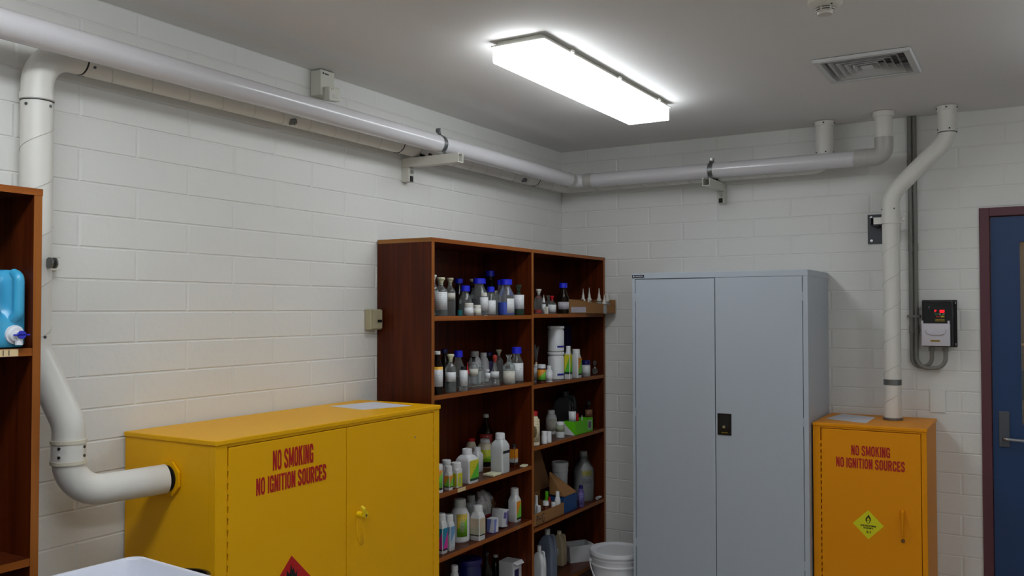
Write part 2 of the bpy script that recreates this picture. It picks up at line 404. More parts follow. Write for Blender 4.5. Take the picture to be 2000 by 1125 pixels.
# ------------------------------------------------------------------ room shell
RH, RW, ZB = 0.1013, 0.409, 1.935     # block course height, block length, a bed joint height
def block_wall(name, u0, u1, z0, z1, P, N, phase, hole=None):
    """painted block wall; P(u,z) gives a point, N the outward normal, joints raked a little"""
    bm = BM(); D = 0.0028
    zs = [ZB+RH*k for k in range(-30, 30) if z0 < ZB+RH*k < z1]
    zs = [z0]+zs+[z1]
    rows = []
    for a, b in zip(zs, zs[1:]):
        k = round((a-ZB)/RH) if a > z0 else math.floor((a-ZB)/RH+1e-6)
        rows.append((a, b, k))
    for a, b, k in rows:
        ph = phase+(RW/2 if k % 2 else 0)
        us = [ph+RW*j for j in range(-40, 40) if u0+0.01 < ph+RW*j < u1-0.01]
        us = [u0]+us+[u1]
        segs = []
        for s, e in zip(us, us[1:]):
            if hole and a < hole[3] and a >= hole[2]-1e-6:
                if s < hole[0]: segs.append((s, min(e, hole[0]), a))
                if e > hole[1]: segs.append((max(s, hole[1]), e, a))
                if b > hole[3] and min(e, hole[1])-max(s, hole[0]) > 0.012: segs.append((max(s, hole[0]), min(e, hole[1]), hole[3]))
            else: segs.append((s, e, a))
        for s, e, a in segs:
            if e-s < 0.012: continue
            R = []
            for iu, iz, dd in ((0, 0, D), (0.0006, 0.0017, D), (0.0085, 0.0044, 0.0)):
                R.append([bm.verts.new(P(x, z)-N*dd) for x, z in ((s+iu, a+iz), (e-iu, a+iz), (e-iu, b-iz), (s+iu, b-iz))])
            for q, w in zip(R, R[1:]):
                for i in range(4): bm.faces.new((q[i], q[(i+1) % 4], w[(i+1) % 4], w[i]))
            bm.faces.new(R[-1])
    # solid backing so the wall has its thickness
    for s, e, a, b in ([(u0, u1, z0, z1)] if not hole else [(u0, hole[0], z0, z1), (hole[1], u1, z0, z1), (hole[0], hole[1], hole[3], z1)]):
        A = [P(s, a)-N*0.004, P(e, a)-N*0.004, P(e, b)-N*0.004, P(s, b)-N*0.004]; B = [v-N*0.11 for v in A]
        vs = [bm.verts.new(v) for v in A+B]
        for f in ((0, 1, 2, 3), (7, 6, 5, 4), (0, 4, 5, 1), (1, 5, 6, 2), (2, 6, 7, 3), (3, 7, 4, 0)): bm.faces.new([vs[i] for i in f])
    bmesh.ops.recalc_face_normals(bm, faces=bm.faces)
    return struct(obj(name, bm, 'wall_paint'))
DX0, DX1, DZ = 2.353, 3.20, 2.092     # door opening
block_wall('wall_left', -7.2, 0.006, 0, H, lambda u, z: Vector((0, u, z)), Vector((1, 0, 0)), -3.242+RW/2)
block_wall('wall_back', -0.006, 4.4, 0, H, lambda u, z: Vector((u, 0, z)), Vector((0, -1, 0)), 0.585, hole=(DX0, DX1, 0, DZ))
for nm, a in (('wall_right', (4.4, 4.5, -7.2, 0.0)), ('wall_front', (-0.1, 4.5, -7.3, -7.2))):
    bm = BM(); box(bm, *a, 0, H); struct(obj(nm, bm, 'wall_paint'))
bm = BM(); box(bm, -0.1, 4.5, -7.3, 2.4, -0.1, 0.0); struct(obj('floor', bm, 'floor_vinyl'))
VX0, VX1, VY0, VY1 = 1.797, 2.156, -1.329, -0.945      # air vent
bm = BM(); i_ = 0.03
for a in ((-0.1, VX0+i_, -7.3, 0.1), (VX1-i_, 4.5, -7.3, 0.1), (VX0+i_, VX1-i_, -7.3, VY0+i_), (VX0+i_, VX1-i_, VY1-i_, 0.1)):
    box(bm, *a, H, H+0.12)
struct(obj('ceiling', bm, 'ceiling_paint'))

# door_1 : maroon frame, blue leaf with a narrow glazed panel
d = bpy.data.objects.new('door_1', None); COL.objects.link(d); d.location = (DX0, 0, 0); d['kind'] = 'structure'
bm = BM()
for a in ((DX0-0.040, DX0+0.004, -0.014, 0.11, 0, DZ+0.04), (DX1-0.004, DX1+0.04, -0.014, 0.11, 0, DZ+0.04), (DX0+0.004, DX1-0.004, -0.014, 0.11, DZ-0.002, DZ+0.04)):
    box(bm, *a, bev=0.002)
obj('door_frame', bm, 'frame_maroon', d)
GX0, GX1, GZ0, GZ1 = 2.478, 2.60, 1.074, 1.967
bm = BM()
x0, x1, z1 = DX0+0.007, DX1-0.007, DZ-0.006
for a in ((x0, GX0, 0.006, z1), (GX1, x1, 0.006, z1), (GX0, GX1, 0.006, GZ0), (GX0, GX1, GZ1, z1)):
    box(bm, a[0], a[1], 0.004, 0.044, a[2], a[3])
leaf = obj('door_leaf', bm, 'door_blue', d)
bm = BM()
for a in ((GX0, GX0+0.006, GZ0, GZ1), (GX1-0.006, GX1, GZ0, GZ1), (GX0+0.006, GX1-0.006, GZ0, GZ0+0.006), (GX0+0.006, GX1-0.006, GZ1-0.006, GZ1)):
    box(bm, a[0], a[1], 0.001, 0.047, a[2], a[3])
obj('glazing_bead', bm, 'door_blue', leaf)
bm = BM(); box(bm, GX0+0.004, GX1-0.004, 0.020, 0.026, GZ0+0.004, GZ1-0.004); obj('glass_pane', bm, 'clear_glass', leaf)
bm = BM(); box(bm, 2.385, 2.432, -0.004, 0.005, 0.969, 1.141, bev=0.003, seg=2); pl = obj('handle_plate', bm, 'plate_grey', d)
bm = BM(); tube(bm, bend([(2.409, 0.0, 1.014), (2.409, -0.055, 1.014), (2.53, -0.058, 1.010)], 0.018, 6), 0.0085, 12); obj('lever_handle', bm, 'lever_steel', pl, smooth='auto')
bm = BM()
for z in (0.982, 1.128): cyl(bm, (2.409, -0.006, z), (2.409, -0.003, z), 0.004, n=10)
obj('plate_screw', bm, 'screw', pl)
# the room seen through the glass
bm = BM(); box(bm, 1.9, 4.4, 2.2, 2.3, 0, H); struct(obj('wall_beyond', bm, 'tan_wall'))
for k, a in enumerate(((1.86, 1.9, 0.12, 2.3), (4.36, 4.4, 0.12, 2.2))):
    bm = BM(); box(bm, *a, 0, H); struct(obj('wall_beyond_left' if k == 0 else 'wall_beyond_right', bm, 'tan_wall'))
bm = BM(); box(bm, 1.86, 4.4, 0.1, 2.3, H, H+0.1); struct(obj('ceiling_beyond', bm, 'ceiling_paint'))
t = thing('added_light_beyond', 'added warm light, out of view, for the room beyond the blue door', 'added light', (2.9, 1.2, H))  # unseen light source added to brighten the room behind the glass
bm = BM(); box(bm, 2.7, 3.1, 1.1, 1.3, H-0.05, H-0.002, bev=0.01); obj('added_light_panel', bm, 'added_glow_beyond', t)
t = thing('storage_rack', 'pale pine rack with dark boxes seen through the door glass', 'rack', (2.5, 1.0, 0))
bm = BM()
for x in (2.28, 2.62, 3.3): box(bm, x, x+0.04, 1.0, 1.04, 0, 1.42)
obj('post', bm, 'shelf_pine', t)
for z in (0.3, 0.7, 1.06, 1.38):
    bm = BM(); box(bm, 2.28, 3.34, 0.99, 1.40, z, z+0.045); obj('rack_board', bm, 'shelf_pine', t)
for k, z in enumerate((0.346, 0.746, 1.106)):
    bm = BM(); box(bm, 2.41, 2.57, 1.03, 1.3, z, z+0.17, bev=0.004)
    tag(obj('storage_box', bm, 'black_plastic'), 'dark box on the %s board of the pine rack behind the door glass' % ('lowest', 'second', 'third')[k], 'box', 'dark boxes on the rack beyond the door')

# ------------------------------------------------------------------ ceiling fixtures
def fluoro(label, x, y, m, grp='ceiling fluorescents'):
    t = thing('ceiling_light', label, 'light', (x, y, H), grp)
    w, L = 0.1035, 0.632
    bm = BM(); box(bm, x-w+0.012, x+w-0.006, y-L+0.012, y+L-0.012, H-0.0180, H-0.001, bev=0.002)
    box(bm, x-w-0.006, x+w+0.010, y-L-0.004, y+L+0.004, H-0.0232, H-0.0180, bev=0.001); obj('housing', bm, 'bracket_paint', t)
    bm = BM(); prof = []
    vs = box(bm, x-w, x+w, y-L, y+L, H-0.082, H-0.0235, bev=0.004, seg=2); obj('diffuser', bm, m, t)
    for k in (-0.42, 0.02, 0.47):
        bm = BM(); box(bm, x+w+0.006, x+w+0.018, y+k-0.012, y+k+0.012, H-0.022, H-0.012, bev=0.002); obj('clip', bm, 'bracket_paint', t)
fluoro('lit white fluorescent light box on the ceiling above the shelves', 0.95, -1.546, 'diffuser')
fluoro('lit fluorescent light box in the right row, near the door side', 2.92, -1.55, 'diffuser_room')
fluoro('lit fluorescent light box in the left row, behind the viewer', 0.95, -4.25, 'diffuser_near')
fluoro('lit fluorescent light box in the right row, behind the viewer', 2.92, -4.25, 'diffuser_near')

# square four-way air diffuser
t = thing('air_vent', 'square white louvred air vent in the grey ceiling', 'vent', ((VX0+VX1)/2, (VY0+VY1)/2, H))
cx, cy, hx, hy = (VX0+VX1)/2, (VY0+VY1)/2, (VX1-VX0)/2, (VY1-VY0)/2
def sqring(bm, h0, z0, h1, z1, th=0.002):
    """sloped square ring from half-size offset h0 at z0 to h1 at z1"""
    def c(s, z): return [Vector((cx+sx*(hx-s), cy+sy*(hy-s), z)) for sx, sy in ((-1, -1), (1, -1), (1, 1), (-1, 1))]
    A, B = c(h0, z0), c(h1, z1); A2, B2 = [v+Vector((0, 0, th)) for v in A], [v+Vector((0, 0, th)) for v in B]
    va, vb, va2, vb2 = ([bm.verts.new(v) for v in q] for q in (A, B, A2, B2))
    for i in range(4):
        j = (i+1) % 4
        bm.faces.new((va[i], va[j], vb[j], vb[i])); bm.faces.new((va2[j], va2[i], vb2[i], vb2[j]))
        bm.faces.new((va[j], va[i], va2[i], va2[j])); bm.faces.new((vb[i], vb[j], vb2[j], vb2[i]))
bm = BM(); sqring(bm, 0, H-0.004, 0.004, H-0.014); sqring(bm, 0.004, H-0.014, 0.026, H-0.014); sqring(bm, 0.026, H-0.014, 0.036, H+0.03)
bmesh.ops.recalc_face_normals(bm, faces=bm.faces); obj('vent_frame', bm, 'vent_white', t)
for k in range(5):
    bm = BM(); s = 0.052+k*0.0265
    sqring(bm, s, H-0.012, s+0.021, H+0.020)
    bmesh.ops.recalc_face_normals(bm, faces=bm.faces); obj('louvre', bm, 'vent_white', t)
bm = BM(); box(bm, cx-0.022, cx+0.022, cy-0.03, cy+0.03, H-0.012, H-0.009); obj('centre_plate', bm, 'vent_white', t)
bm = BM()
for a in ((VX0+0.032, VX1-0.032, VY0+0.032, VY1-0.032, H+0.11, H+0.115),): box(bm, *a)
obj('plenum', bm, 'dark', t)

# smoke detector
sx, sy = 1.990, -2.048
t = thing('smoke_detector', 'round white smoke detector on the ceiling at the top edge', 'smoke detector', (sx, sy, H))
bm = BM(); lathe(bm, [(0.0, -0.001), (0.052, -0.001), (0.0525, -0.028), (0.046, -0.034), (0.034, -0.041), (0, -0.041)], 36, c=(sx, sy, H)); obj('base', bm, 'smoke_white', t, smooth='auto')
bm = BM(); lathe(bm, [(0.0, -0.04), (0.027, -0.04), (0.024, -0.054), (0, -0.054)], 30, c=(sx, sy, H)); obj('sensing_chamber', bm, 'dark', t, smooth='auto')
bm = BM()
for z, r in ((-0.0445, 0.031), (-0.050, 0.028)):
    lathe(bm, [(r-0.004, z), (r, z), (r-0.001, z-0.0025), (r-0.004, z-0.0025), (r-0.004, z)], 30, c=(sx, sy, H))
for k in range(6):
    a = 2*PI*k/6+0.3; box(bm, sx+math.cos(a)*0.028-0.002, sx+math.cos(a)*0.028+0.002, sy+math.sin(a)*0.028-0.002, sy+math.sin(a)*0.028+0.002, H-0.056, H-0.04)
obj('grille', bm, 'smoke_white', t)
bm = BM(); lathe(bm, [(0, -0.053), (0.0245, -0.053), (0.0225, -0.061), (0, -0.063)], 30, c=(sx, sy, H)); obj('cap_disc', bm, 'smoke_white', t, smooth='auto')
bm = BM(); cyl(bm, (sx+0.026, sy-0.030, H-0.040), (sx+0.026, sy-0.030, H-0.0375), 0.0025, n=8); obj('indicator', bm, 'dark', t)

# motion sensor under a control box, left wall at the ceiling
t = thing('alarm_box', 'cream alarm control box high on the left wall above the pipes', 'alarm', (0, -2.19, 2.56))
bm = BM(); box(bm, 0.001, 0.058, -2.232, -2.150, 2.512, 2.616, bev=0.002); obj('box_cover', bm, 'cream_box', t)
bm = BM(); box(bm, 0.0585, 0.0592, -2.222, -2.213, 2.598, 2.606); box(bm, 0.0585, 0.0590, -2.209, -2.186, 2.598, 2.604); obj('badge', bm, 'steel_dark', t)
t2 = thing('motion_sensor', 'small white motion sensor tilted below the cream alarm box', 'sensor', (0.06, -2.18, 2.52))
bm = BM(); M = Matrix.Rotation(0.10, 3, 'X') @ Matrix.Rotation(0.06, 3, 'Y')
box(bm, 0.0585, 0.090, -2.215, -2.150, 2.492, 2.548, bev=0.003, rot=(M, (0.06, -2.18, 2.52))); obj('sensor_body', bm, 'cream_box', t2)
bm = BM(); box(bm, 0.0898, 0.0915, -2.196, -2.170, 2.504, 2.520, bev=0.0005, rot=(M, (0.06, -2.18, 2.52))); obj('lens', bm, 'seam', t2)
bm = BM()
for y in (-2.204, -2.195): box(bm, 0.0896, 0.0906, y, y+0.003, 2.538, 2.541, rot=(M, (0.06, -2.18, 2.52)))
obj('indicator', bm, 'dark', t2)

# ------------------------------------------------------------------ pipes
def ring_at(bm, a, b, r): cyl(bm, a, b, r, n=28)
def screws(par, nm, mm, c, axis, r, k0, rr=0.0045, n_=4):
    """n_ round-headed screws round a pipe joint, each an object of its own"""
    c = Vector(c); u, v = basis(axis)
    for k in range(n_):
        a = k0+2*PI*k/n_; n = u*math.cos(a)+v*math.sin(a); bm = BM(); cyl(bm, c+n*(r-0.001), c+n*(r+0.0022), rr, n=10); obj(nm, bm, mm, par)
MX, MY, MZ, MR = 0.200, -0.200, 2.396, 0.0405
t = thing('waste_pipe', 'long smooth white pipe along both walls, the front one of the pair', 'pipe', (MX, -3.0, MZ))
bm = BM(); tube(bm, bend([(MX, -7.19, MZ), (MX, MY, MZ), (1.907-0.075, MY, MZ)], 0.075, 10), MR, 28); obj('pipe_run', bm, 'pvc_pipe', t, smooth='auto')
bm = BM(); tube(bm, bend([(1.785, MY, MZ), (1.907, MY, MZ), (1.907, MY, 2.49)], 0.062, 10), MR+0.004, 28)
ring_at(bm, (1.772, MY, MZ), (1.835, MY, MZ), MR+0.0055)
obj('elbow', bm, 'pvc_grey', t, smooth='auto')
bm = BM(); cyl(bm, (1.907, MY, 2.48), (1.907, MY, 2.605), MR+0.0015, n=28); obj('riser', bm, 'duct_white', t, smooth='auto')
bm = BM(); ring_at(bm, (1.907, MY, H-0.028), (1.907, MY, H-0.002), MR+0.009); obj('ceiling_collar', bm, 'duct_white', t, smooth='auto')
bm = BM(); ring_at(bm, (0.262, MY, MZ), (0.315, MY, MZ), MR+0.003); obj('coupling', bm, 'pvc_grey', t, smooth='auto')
bm = BM(); ring_at(bm, (MX, MY-0.10, MZ), (MX, MY-0.062, MZ), MR+0.003); obj('coupling', bm, 'pvc_grey', t, smooth='auto')

DR = 0.0435
RX, RZ = 0.066, 2.392
t = thing('spiral_duct', 'white spiral duct running low behind the front pipe and down to the yellow cabinet', 'duct', (RX, -3.42, 2.3))
V0 = (RX, -3.42, 1.50); V1 = (RX, -3.42, RZ); V2 = (RX, -0.085, RZ); V3 = (1.606, -0.105, RZ); V4 = (1.606, -0.105, H-0.002)
up = bend([V0, V1, V2, V3, V4], [0.105, 0.06, 0.06], 12)
bm = BM(); tube(bm, up, DR, 28); run = obj('duct_run', bm, 'duct_white', t, smooth='auto')
bm = BM(); helix(bm, (RX, -3.42, 1.55), (RX, -3.42, 2.23), DR, 0.145, 1.0); helix(bm, (RX, -3.28, RZ), (RX, -0.2, RZ), DR, 0.145, 0.4); helix(bm, (0.2, -0.09, RZ), (1.5, -0.103, RZ), DR, 0.145)
obj('spiral_seam', bm, 'seam', t, smooth=True)
# lower offset and bend into the cabinet side
PZ = 1.105; LX, LY = 0.157, -3.370
low = bend([(RX, -3.42, 1.56), (RX, -3.42, 1.52), (LX, LY, 1.31), (LX, LY, PZ+0.005), (0.227, -3.0975, PZ+0.012)], [0.10, 0.10, 0.105], 14)
bm = BM(); tube(bm, low, DR+0.001, 28); obj('lower_bend', bm, 'duct_white', t, smooth='auto')
bm = BM(); ring_at(bm, (LX, LY, 1.205), (LX, LY, 1.262), DR+0.003); obj('coupling', bm, 'duct_white', t, smooth='auto')
bm = BM()
ring_at(bm, (RX, -3.42, 2.243), (RX, -3.42, 2.262), DR+0.003)
obj('sealant_bead', bm, 'duct_white', t, smooth='auto')
for z in (1.203, 1.262): bm = BM(); ring_at(bm, (LX, LY, z-0.005), (LX, LY, z+0.005), DR+0.0055); obj('sealant_bead', bm, 'sealant', t, smooth='auto')
for c_, ax_, rr_, k0 in (((RX, -3.42, 2.225), (0, 0, 1), DR, 0.35), ((LX, LY, 1.222), (0, 0, 1), DR+0.003, 0.45), ((LX, LY, 1.247), (0, 0, 1), DR+0.003, 0.45), ((RX, -3.265, RZ), (0, 1, 0), DR, 0.5), ((RX, -3.42, 1.56), (0, 0, 1), DR, 0.1)):
    screws(t, 'duct_screw', 'screw', c_, ax_, rr_, k0)
bm = BM(); ring_at(bm, (RX, -3.289, RZ), (RX, -3.284, RZ), DR+0.001); obj('joint_line', bm, 'dark', t, smooth='auto'); bm = BM(); ring_at(bm, (RX, -3.42, 2.238), (RX, -3.42, 2.241), DR+0.001)
obj('joint_line', bm, 'dark', t, smooth='auto')
for y in (-1.74, -0.47): bm = BM(); ring_at(bm, (RX, y, RZ), (RX, y+0.003, RZ), DR+0.0022); obj('joint_line', bm, 'dark', t, smooth='auto')
bm = BM(); ring_at(bm, (1.606, -0.105, 2.44), (1.606, -0.105, H-0.02), DR+0.0015); ring_at(bm, (1.606, -0.105, H-0.025), (1.606, -0.105, H-0.002), DR+0.008); obj('ceiling_collar', bm, 'duct_white', t, smooth='auto')
screws(t, 'collar_screw', 'dark', (1.606, -0.105, H-0.014), (0, 0, 1), DR+0.008, 0.1, 0.004, 5); screws(t, 'collar_screw', 'dark', (1.606, -0.105, 2.455), (0, 0, 1), DR+0.001, 0.3, 0.004, 5)
# pipe clips of the rear duct
for y in (-2.43, -0.64):
    bm = BM(); cyl(bm, (RX+0.030, y-0.012, RZ-0.036), (RX+0.036, y+0.012, RZ-0.030), 0.012, n=12); cyl(bm, (RX+0.040, y, RZ-0.040), (RX+0.044, y+0.002, RZ-0.044), 0.006, n=10)
    obj('duct_clip', bm, 'galv', t, smooth='auto')
# flange of the duct on the cabinet side
bm = BM(); a = []
for k in range(8):
    a.append((math.cos(2*PI*(k+.5)/8)*0.057, math.sin(2*PI*(k+.5)/8)*0.057))
prism(bm, a, (0.228, -3.0835, PZ+0.012), (1, 0, 0), (0, 0, 1), (0, -0.009, 0)); FL = bm

# right-hand duct from the ceiling to the small cabinet
QX, QY, QR = 1.932, -0.172, 0.0405
t = thing('spiral_duct', 'white spiral duct rising from the small orange cabinet, bending right to the ceiling', 'duct', (QX, QY, 1.09))
pth = bend([(QX, QY, 1.092), (QX, QY, 2.205), (2.19, QY, 2.462), (2.19, QY, H-0.002)], [0.13, 0.11], 12)
bm = BM(); tube(bm, pth, QR, 28); obj('duct_run', bm, 'duct_white', t, smooth='auto')
bm = BM(); helix(bm, (QX, QY, 1.10), (QX, QY, 2.10), QR, 0.148, 2.2); obj('spiral_seam', bm, 'seam', t, smooth=True)
bm = BM(); ring_at(bm, (QX, QY, 2.075), (QX, QY, 2.145), QR+0.0022); obj('coupling', bm, 'duct_white', t, smooth='auto')
bm = BM(); ring_at(bm, (2.19, QY, 2.492), (2.19, QY, H-0.024), QR+0.0022); ring_at(bm, (2.19, QY, H-0.026), (2.19, QY, H-0.002), QR+0.006); obj('coupling', bm, 'duct_white', t, smooth='auto')
screws(t, 'collar_screw', 'dark', (2.19, QY, H-0.013), (0, 0, 1), QR+0.006, .0, 0.004, 5); screws(t, 'collar_screw', 'dark', (2.19, QY, 2.505), (0, 0, 1), QR+0.002, .3, 0.004); screws(t, 'collar_screw', 'screw', (QX, QY, 2.133), (0, 0, 1), QR+0.002, .5, 0.004)
bm = BM(); ring_at(bm, (2.19, QY, 2.489), (2.19, QY, 2.4925), QR+0.003); obj('joint_line', bm, 'dark', t)
bm = BM(); ring_at(bm, (QX, QY, 1.262), (QX, QY, 1.290), QR+0.0018); obj('foil_tape', bm, 'galv', t, smooth='auto')
bm = BM(); ring_at(bm, (QX, QY, 1.0905), (QX, QY, 1.102), QR+0.0065); obj('base_collar', bm, 'galv', t, smooth='auto')
# wall bracket of that duct
t = thing('duct_bracket', 'dark steel wall plate with white pipe clamp holding the right duct', 'bracket', (1.875, 0, 2.05))
bm = BM(); box(bm, 1.799, 1.952, -0.008, -0.0005, 1.975, 2.128, bev=0.001); obj('wall_plate', bm, 'steel_dark', t)
bm = BM()
for x in (1.818, 1.936):
    for z in (1.992, 2.111): cyl(bm, (x, -0.016, z), (x, -0.007, z), 0.0075, n=6)
obj('bolt', bm, 'bolt', t)
bm = BM()
for a in ((1.832, 1.835, 2.060, 2.100), (1.866, 1.869, 2.060, 2.100), (1.832, 1.869, 2.060, 2.063), (1.832, 1.845, 2.097, 2.100), (1.857, 1.869, 2.097, 2.100)):
    box(bm, a[0], a[1], QY+0.03, -0.006, a[2], a[3])
obj('strut', bm, 'steel_dark', t)
bm = BM()
for z0 in (2.062,):
    lathe(bm, [(QR+0.002, 0), (QR+0.0055, 0), (QR+0.0055, 0.034), (QR+0.002, 0.034), (QR+0.002, 0)], 30, c=(QX, QY, z0))
    box(bm, QX-QR-0.040, QX-QR, QY-0.003, QY+0.003, z0, z0+0.034, bev=0.001); box(bm, QX+QR, QX+QR+0.024, QY-0.003, QY+0.003, z0+0.003, z0+0.031, bev=0.002)
cl = obj('pipe_clamp', bm, 'duct_white', t, smooth='auto')
bm = BM(); cyl(bm, (QX+QR+0.015, QY-0.008, 2.079), (QX+QR+0.015, QY-0.002, 2.079), 0.006, n=6); obj('clamp_bolt', bm, 'bolt', cl)

# cantilever channel brackets under the pipes
def channel(bm, a, L, w, h, ax, side, t_=0.003):
    """open-top channel from point a along unit ax"""
    a, ax, side = Vector(a), Vector(ax), Vector(side)
    prof = [(-w/2, h), (-w/2, 0), (w/2, 0), (w/2, h), (w/2-0.009, h), (w/2-0.009, h-t_), (w/2-t_, h-t_), (w/2-t_, t_), (-w/2+t_, t_), (-w/2+t_, h-t_), (-w/2+0.009, h-t_), (-w/2+0.009, h)]
    A = [bm.verts.new(a+side*x+Vector((0, 0, z))) for x, z in prof]; B = [bm.verts.new(a+ax*L+side*x+Vector((0, 0, z))) for x, z in prof]
    n = len(prof)
    for i in range(n): bm.faces.new((A[i], A[(i+1) % n], B[(i+1) % n], B[i]))
    for R in (A, B):
        for q in ((0, 1, 8, 9), (1, 2, 7, 8), (2, 3, 6, 7)): bm.faces.new([R[i] for i in q])
        bm.faces.new([R[i] for i in (3, 4, 5, 6)]); bm.faces.new([R[i] for i in (0, 9, 10, 11)])
    bmesh.ops.recalc_face_normals(bm, faces=bm.faces)
def strap(bm, c, ax, r, side, w=0.026, flip=1):
    """half-round metal strap over a pipe (axis ax) with a bolted ear on top"""
    c, ax, side = Vector(c), Vector(ax), Vector(side); up = Vector((0, 0, 1)); pts = []
    for k in range(15):
        a = -0.9+(PI/2+0.9-0.12)*k/14; pts.append(side*math.cos(a)*(r+0.002)+up*math.sin(a)*(r+0.002))
    pts = [side*(r*0.62+0.012)-up*(r+0.010)]+pts+[up*(r+0.014), up*(r+0.030)]
    for p, q in zip(pts, pts[1:]):
        n = (q-p).cross(ax).normalized()*0.0028
        vs = [c+p-ax*w/2, c+p+ax*w/2, c+q+ax*w/2, c+q-ax*w/2]; vs = [bm.verts.new(v) for v in vs]+[bm.verts.new(v+n) for v in vs]
        for f in ((0, 1, 2, 3), (7, 6, 5, 4), (0, 4, 5, 1), (1, 5, 6, 2), (2, 6, 7, 3), (3, 7, 4, 0)): bm.faces.new([vs[i] for i in f])
    bmesh.ops.recalc_face_normals(bm, faces=bm.faces)
for nm, base, ax, side, L, pc, rc, pa in (('left', (0.0, -1.602, 2.302), (1, 0, 0), (0, 1, 0), 0.318, (MX, -1.602, MZ), (RX, -1.602, RZ), (0, 1, 0)),
                                        ('back', (1.030, 0.0, 2.302), (0, -1, 0), (1, 0, 0), 0.300, (1.030, MY, MZ), (1.030, -0.098, RZ), (1, 0, 0))):
    A = Vector(ax)
    t = thing('pipe_bracket', 'pale channel bracket with metal strap holding the pipes on the %s wall' % nm, 'bracket', base)
    bm = BM(); channel(bm, Vector(base)+A*0.001, L, 0.041, 0.041, ax, side); arm = obj('channel_arm', bm, 'bracket_paint', t)
    bm = BM(); b0 = Vector(base)+A*0.001; sd = Vector(side)
    P0 = b0-sd*0.021+Vector((0, 0, -0.068)); P1 = b0+sd*0.021+A*0.040+Vector((0, 0, -0.001))
    box(bm, min(P0.x, P1.x), max(P0.x, P1.x), min(P0.y, P1.y), max(P0.y, P1.y), P0.z, P1.z, bev=0.001); obj('wall_leg', bm, 'bracket_paint', t)
    bm = BM(); q = b0+A*0.041+Vector((0, 0, -0.022)); cyl(bm, q, q+A*0.009, 0.0085, n=6); lg = obj('leg_bolt', bm, 'bolt', t)
    bm = BM(); q = b0+A*0.041+Vector((0, 0, -0.055)); p0 = q-sd*0.011+Vector((0, 0, -0.012)); p1 = q+sd*0.011+A*0.002+Vector((0, 0, 0.014))
    box(bm, min(p0.x, p1.x), max(p0.x, p1.x), min(p0.y, p1.y), max(p0.y, p1.y), p0.z, p1.z); obj('leg_slot', bm, 'dark', t)
    bm = BM(); strap(bm, pc, pa, MR, ax); stp = obj('pipe_strap', bm, 'galv', t)
    bm = BM(); q = Vector(pc)+Vector((0, 0, MR+0.022))
    cyl(bm, q-A*0.012, q+A*0.004, 0.0115, n=16); obj('strap_bolt', bm, 'galv', t)
    bm = BM(); cyl(bm, q+A*0.004, q+A*0.009, 0.006, n=6); obj('bolt_head', bm, 'bolt', t)
    bm = BM(); q = Vector(rc)+A*(DR*0.9)-Vector((0, 0, DR-0.004)); cyl(bm, q-sd*0.014, q+sd*0.014, 0.006, n=10); cyl(bm, q+A*0.045-sd*0.008, q+A*0.045+sd*0.008, 0.006, n=10); obj('channel_nut', bm, 'dark', t)
# clamp of the left riser
t = thing('riser_clamp', 'grey metal clamp with wall bracket on the left vertical duct above the jug shelf', 'bracket', (RX, -3.36, 1.79))
bm = BM()
for y0 in (-3.352, -3.3665): lathe(bm, [(0.0, 0), (0.016, 0), (0.016, 0.005), (0, 0.005)], 20, c=(0, 0, 0))
bmesh.ops.rotate(bm, verts=bm.verts, cent=(0, 0, 0), matrix=Matrix.Rotation(-PI/2, 3, 'X'))
n = len(bm.verts)//2
for i, v in enumerate(bm.verts): v.co += Vector((0.122, -3.414 if i < n else -3.400, 1.772))
obj('clamp_disc', bm, 'galv', t, smooth='auto')
bm = BM(); box(bm, 0.001, 0.004, -3.372, -3.315, 1.756, 1.796); box(bm, 0.001, 0.034, -3.372, -3.322, 1.793, 1.796); box(bm, 0.001, 0.034, -3.372, -3.322, 1.756, 1.759); obj('wall_channel', bm, 'bracket_paint', t)

# ------------------------------------------------------------------ bookcases
def bookcase(label, y0, y1, ym, xf, top, shelves1, shelves2, bottom):
    """open shelving against the left wall; y1 is the far end"""
    t = thing('bookcase', label, 'bookcase', (0.006, (y0+y1)/2, 0)); T = 0.022; E = {'+x': 1}
    for y in (y0, y1-T):
        bm = BM(); box(bm, 0.006, xf, y, y+T, 0, top-0.018, front=E); obj('side_panel', bm, ['wood_panel', 'wood_edge'], t)
    bm = BM(); box(bm, 0.006, xf+0.001, y0-0.001, y1+0.001, top-0.018, top, front={'+x': 1, '-y': 2}); obj('top_panel', bm, ['wood_panel', 'wood_edge_h', 'wood_top_strip'], t)
    bm = BM(); box(bm, 0.002, 0.006, y0+0.002, y1-0.002, 0.02, top-0.0175); obj('back_panel', bm, 'wood_panel', t)
    if ym is not None:
        bm = BM(); box(bm, 0.006, xf, ym-T/2, ym+T/2, bottom, top-0.018, front=E); obj('divider', bm, ['wood_panel', 'wood_edge'], t)
    spans = [(y0+T, (ym-T/2) if ym is not None else y1-T, shelves1)]
    if ym is not None: spans.append((ym+T/2, y1-T, shelves2))
    for a, b, zz in spans:
        for z in zz:
            bm = BM(); box(bm, 0.006, xf-0.001, a+0.0003, b-0.0003, z, z+0.02, front=E); obj('shelf', bm, ['wood_shelf', 'wood_edge_h'], t)
    bm = BM(); box(bm, 0.006, xf-0.002, y0+T, y1-T, bottom-0.02, bottom, front=E); obj('bottom_board', bm, ['wood_shelf', 'wood_edge_h'], t)
    bm = BM(); box(bm, xf-0.03, xf-0.012, y0+T, y1-T, 0, bottom-0.02); obj('plinth', bm, 'wood_panel', t)
    return t
bc = bookcase('brown wooden double bookcase of chemical bottles standing in the corner', -1.802, -0.012, -0.9095, 0.302, 1.950,
              (1.588, 1.244, 0.814, 0.536), (1.593, 1.225, 0.903, 0.483), 0.152)
